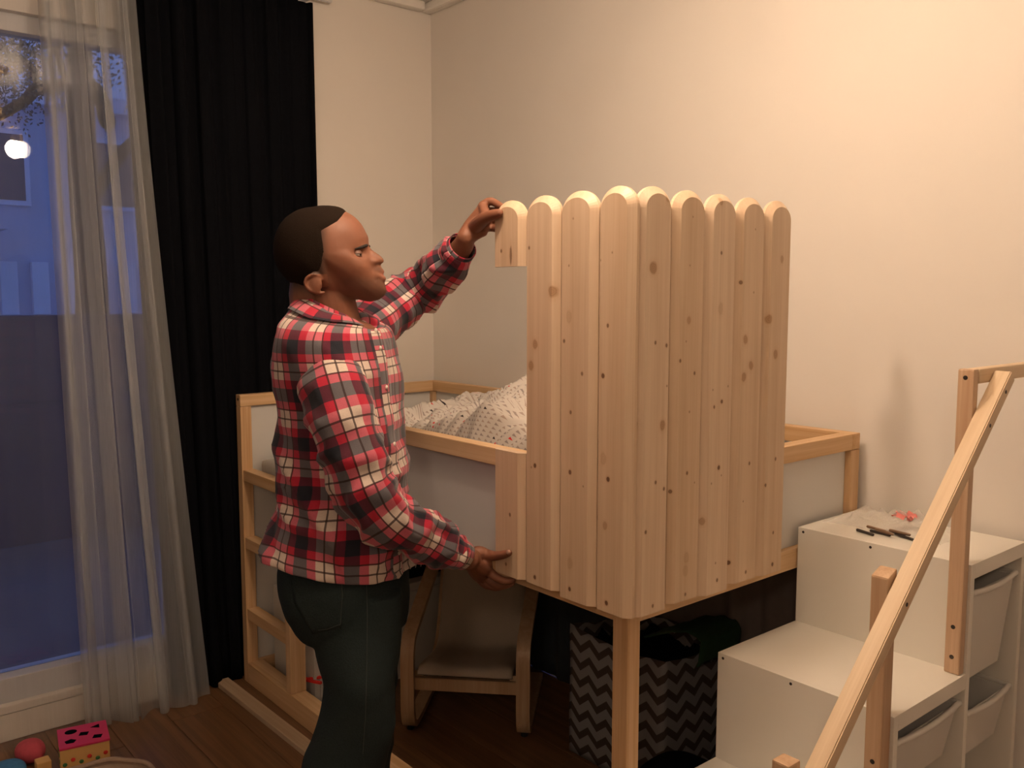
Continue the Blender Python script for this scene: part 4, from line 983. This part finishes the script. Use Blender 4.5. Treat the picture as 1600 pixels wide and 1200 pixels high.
def sleeve(A, name, seed, rot, wrinkle=1.0):
    pts = [at(*p, d) for p, d, r in A]; rad = [r for p, d, r in A]
    R_ = tube_rings(pts, rad, 72, False, None, 12); P, U, v = [], [], 0
    for i, r_ in enumerate(R_):
        c = sum(r_, V((0, 0, 0)))/72
        if i: v += (c-cp_).length
        cp_ = c; q = i/(len(R_)-1); row = []
        for j, p in enumerate(r_):
            d = (p-c).normalized()
            elb = math.exp(-((q-.55)/.22)**2); cuff = math.exp(-((q-.85)/.12)**2)
            s_ = .005*nz(p, 9, seed)+(.0075*(elb+cuff)+.003)*fold(p+d*.0, 15, seed, 2.6)*wrinkle+.004*math.sin(v*130+5*nz(p, 8, seed))*cuff*.5*wrinkle+.006*fold(V((p.x*.4, p.y*.4, p.z*1.2)), 9, seed+4)*(.5+elb)
            if q > .96: s_ *= .3
            row.append(p+d*(s_-.003))
        row.append(row[0].copy()); P.append(row); U.append([(2*math.pi*.062*j/72+rot, v) for j in range(73)])
    o = child(MB().grid(P, U), name, M['plaid'], shirt); o.modifiers.new('s', 'SOLIDIFY').thickness = -.0015
    # cuff band
    t = tube_rings([pts[-2]+(pts[-1]-pts[-2])*.25, pts[-1]+(pts[-1]-pts[-2]).normalized()*.004], [rad[-1]+.0035+(rad[-2]-rad[-1])*.55, rad[-1]+.001], 64, False)
    P = [r_+[r_[0].copy()] for r_ in t]; U = [[(2*math.pi*.04*j/64+rot, v+.02*i) for j in range(65)] for i in range(len(P))]
    o = child(MB().grid(P, U), 'cuff', M['plaid'], shirt); o.modifiers.new('s', 'SOLIDIFY').thickness = .002
    return o
sleeve(ARN, 'sleeve', 2.0, .075, 1.5); sleeve(ARF, 'sleeve', 7.0, .02, 1.4)
# shoulder yokes: rounded caps closing the gap between trunk and sleeves
# collar: stand + fall around the neck
from mathutils.bvhtree import BVHTree
_n = len(SHG[0]); sbv = BVHTree.FromPolygons([p for r_ in SHG for p in r_], [(i*_n+j, i*_n+j+1, (i+1)*_n+j+1, (i+1)*_n+j) for i in range(len(SHG)-1) for j in range(_n-1)])
def drape(p, lo, hi):
    h = sbv.ray_cast(p+V((0, 0, .12)), V((0, 0, -1)))
    if h[0] is None: return p
    return V((p.x, p.y, min(max(p.z, h[0].z+lo), h[0].z+hi)))
def collar():
    c = at(521, 490, 2.115); P, U = [], []
    for i in range(49):
        t = -1+2*i/48; a = math.pi*(1-abs(t)*.90); sgn = -1 if t < 0 else 1
        def ring(rf, ra, drop, zz, front):
            f = math.cos(a); s_ = math.sin(a)*sgn; k = (1+f)/2
            return c+FB*(rf*f+.006*k)+AB*(ra*s_)+Z*(zz-drop*k**(1.2 if ra < .07 else 2.0 if ra > .11 else 1.6))
        a_in = ring(.058, .060, .062, .040, 0); a_top = ring(.064, .067, .062, .045, 0)
        mid = ring(.080, .100, .076, .034, 0); low = ring(.098, .132, .104, .014, 0)
        mid, low = drape(mid, .006, .030), drape(low, .005, .009)
        P.append([a_in+V((0, 0, -.02)), a_in, a_top, mid, low]); ln = t*.22
        U.append([(ln, 0), (ln, .02), (ln, .024), (ln, .045), (ln, .065)])
    o = child(MB().grid(P, U), 'collar', M['plaid'], shirt); o.modifiers.new('s', 'SOLIDIFY').thickness = .0025; o.modifiers.new('b', 'SUBSURF').levels = 1
collar()
# button placket down the chest
PG, P, U = SHG, [], []
for i in range(0, 84):
    r_ = PG[i]; o_ = FB*.0028; P.append([r_[-8]+o_*.2, r_[-7]+o_, r_[-5]+o_, r_[-3]+o_, r_[-2]+o_*.2]); U.append([(x, i*.008) for x in (0, .004, .014, .024, .028)])
o = child(MB().grid(P, U), 'placket', M['plaid'], shirt)
for i in range(8, 84, 13):
    p = PG[i][-5]; child(MB().ell(p+FB*.0045, (.0028, .0055, .0055), (FB, AB, Z), 12, 6), 'button', M['button'], shirt)

# ---- jeans
jr = trunk_rings(HR, -.002, 96, 6)
P = [[p+(p-sum(r_, V())/96).normalized()*(.003*nz(p, 10)+.003*fold(p, 12, 5)) for p in r_] for r_ in jr]
jm = MB(); capped(jm, P)
for T in (LEGN, LEGF):
    R_ = leg_rings(T[:-1]+[(1440,)+T[-1][1:]], 0, 72, 10); P = []
    for i, r_ in enumerate(R_):
        c = sum(r_, V())/72; q = i/len(R_); P.append([p+(p-c).normalized()*(.004*nz(p, 9)+.005*fold(V((p.x*.5, p.y*.5, p.z)), 9, 2)*(.3+math.exp(-((q-.42)/.2)**2))) for p in r_])
    capped(jm, P)
tmp = jm.build('jeans_tmp', M['denim'], None)
md = tmp.modifiers.new('r', 'REMESH'); md.mode = 'VOXEL'; md.voxel_size = .005; md.use_smooth_shade = True
ms = tmp.modifiers.new('s', 'SMOOTH'); ms.iterations = 3
dg = bpy.context.evaluated_depsgraph_get(); me = bpy.data.meshes.new_from_object(tmp.evaluated_get(dg)); bpy.data.objects.remove(tmp)
jeans = bpy.data.objects.new('jeans', me); C.objects.link(jeans); jeans.parent = man
me.polygons.foreach_set('use_smooth', [True]*len(me.polygons))
if not me.materials: me.materials.append(M['denim'])
tag(jeans, 'dark green-grey denim jeans'); WL['jeans'] = V((0, 0, 0))
# back pocket, shown on the near side seat; seams
from mathutils.bvhtree import BVHTree
bv = BVHTree.FromObject(jeans, bpy.context.evaluated_depsgraph_get()) if False else BVHTree.FromPolygons([v.co.copy() for v in me.vertices], [tuple(p.vertices) for p in me.polygons])
def onj(px, py, off=.002):
    r = (at(px, py, 1)-CAM).normalized(); h = bv.ray_cast(CAM, r)
    return (h[0]-r*off) if h[0] is not None else None
def seam(pts, rad=.0007, name='seam'):
    q = []
    for a, b in zip(pts, pts[1:]):
        for k in range(6):
            p = onj(a[0]+(b[0]-a[0])*k/6, a[1]+(b[1]-a[1])*k/6)
            if p is not None: q.append(p)
    if len(q) > 3: child(MB().tube(q, [rad]*len(q), 6, False), name, M['seam'], jeans)
seam([(572, 890), (574, 960), (573, 1040), (571, 1120), (566, 1190)])
pk_ = [(452, 892), (532, 895), (535, 920), (533, 975), (512, 984), (492, 988)]
P = []
for i in range(14):
    row = []
    for j in range(14):
        u, v = i/13, j/13; xl = 452+14*v+28*max(0, v-.5)*2*.8; xr = 533+2*math.sin(v*3); row.append(onj(xl+(xr-xl)*u, 893+(88+10*(1-u))*v, .0025))
    P.append(row)
if all(p is not None for r_ in P for p in r_):
    o = child(MB().grid(P), 'back_pocket', M['denim'], jeans); o.modifiers.new('s', 'SOLIDIFY').thickness = .0015
seam([(455, 898), (495, 899), (533, 899)]); seam([(533, 896), (535, 930), (532, 975), (512, 983), (494, 985)])
# shoes
for T in (LEGN, LEGF):
    c = at((T[-1][1]+T[-1][2])/2, T[-1][0], T[-1][4]); c.z = 0; P = []
    for i in range(25):
        t = i/24; x = -.09+.28*t; hgt = .085 if t < .35 else .085-.045*min(1, (t-.35)/.3); wd = .034+.014*math.sin(min(1, t*1.15)*math.pi*.9); e = max(.02, min(1, t/.06, (1-t)/.10))**.5
        P.append([c+FH*x+AH*(wd*e*math.cos(a))+Z*(.001+max(0, (hgt*e*.5)*(1+math.copysign(abs(math.sin(a))**.7, math.sin(a))))) for a in [2*math.pi*j/28 for j in range(28)]])
    mb = MB(); capped(mb, P); child(mb, 'shoe', M['shoe'])
# thumbnail
d_ = (zr(862, 480, -1.0105)-zr(800, 500, -1.0125)).normalized()
child(MB().ell(zr(858, 470, -1.0175), (.0080, .0026, .0055), (d_, Y, d_.cross(Y)), 14, 8), 'fingernail', M['nail'])
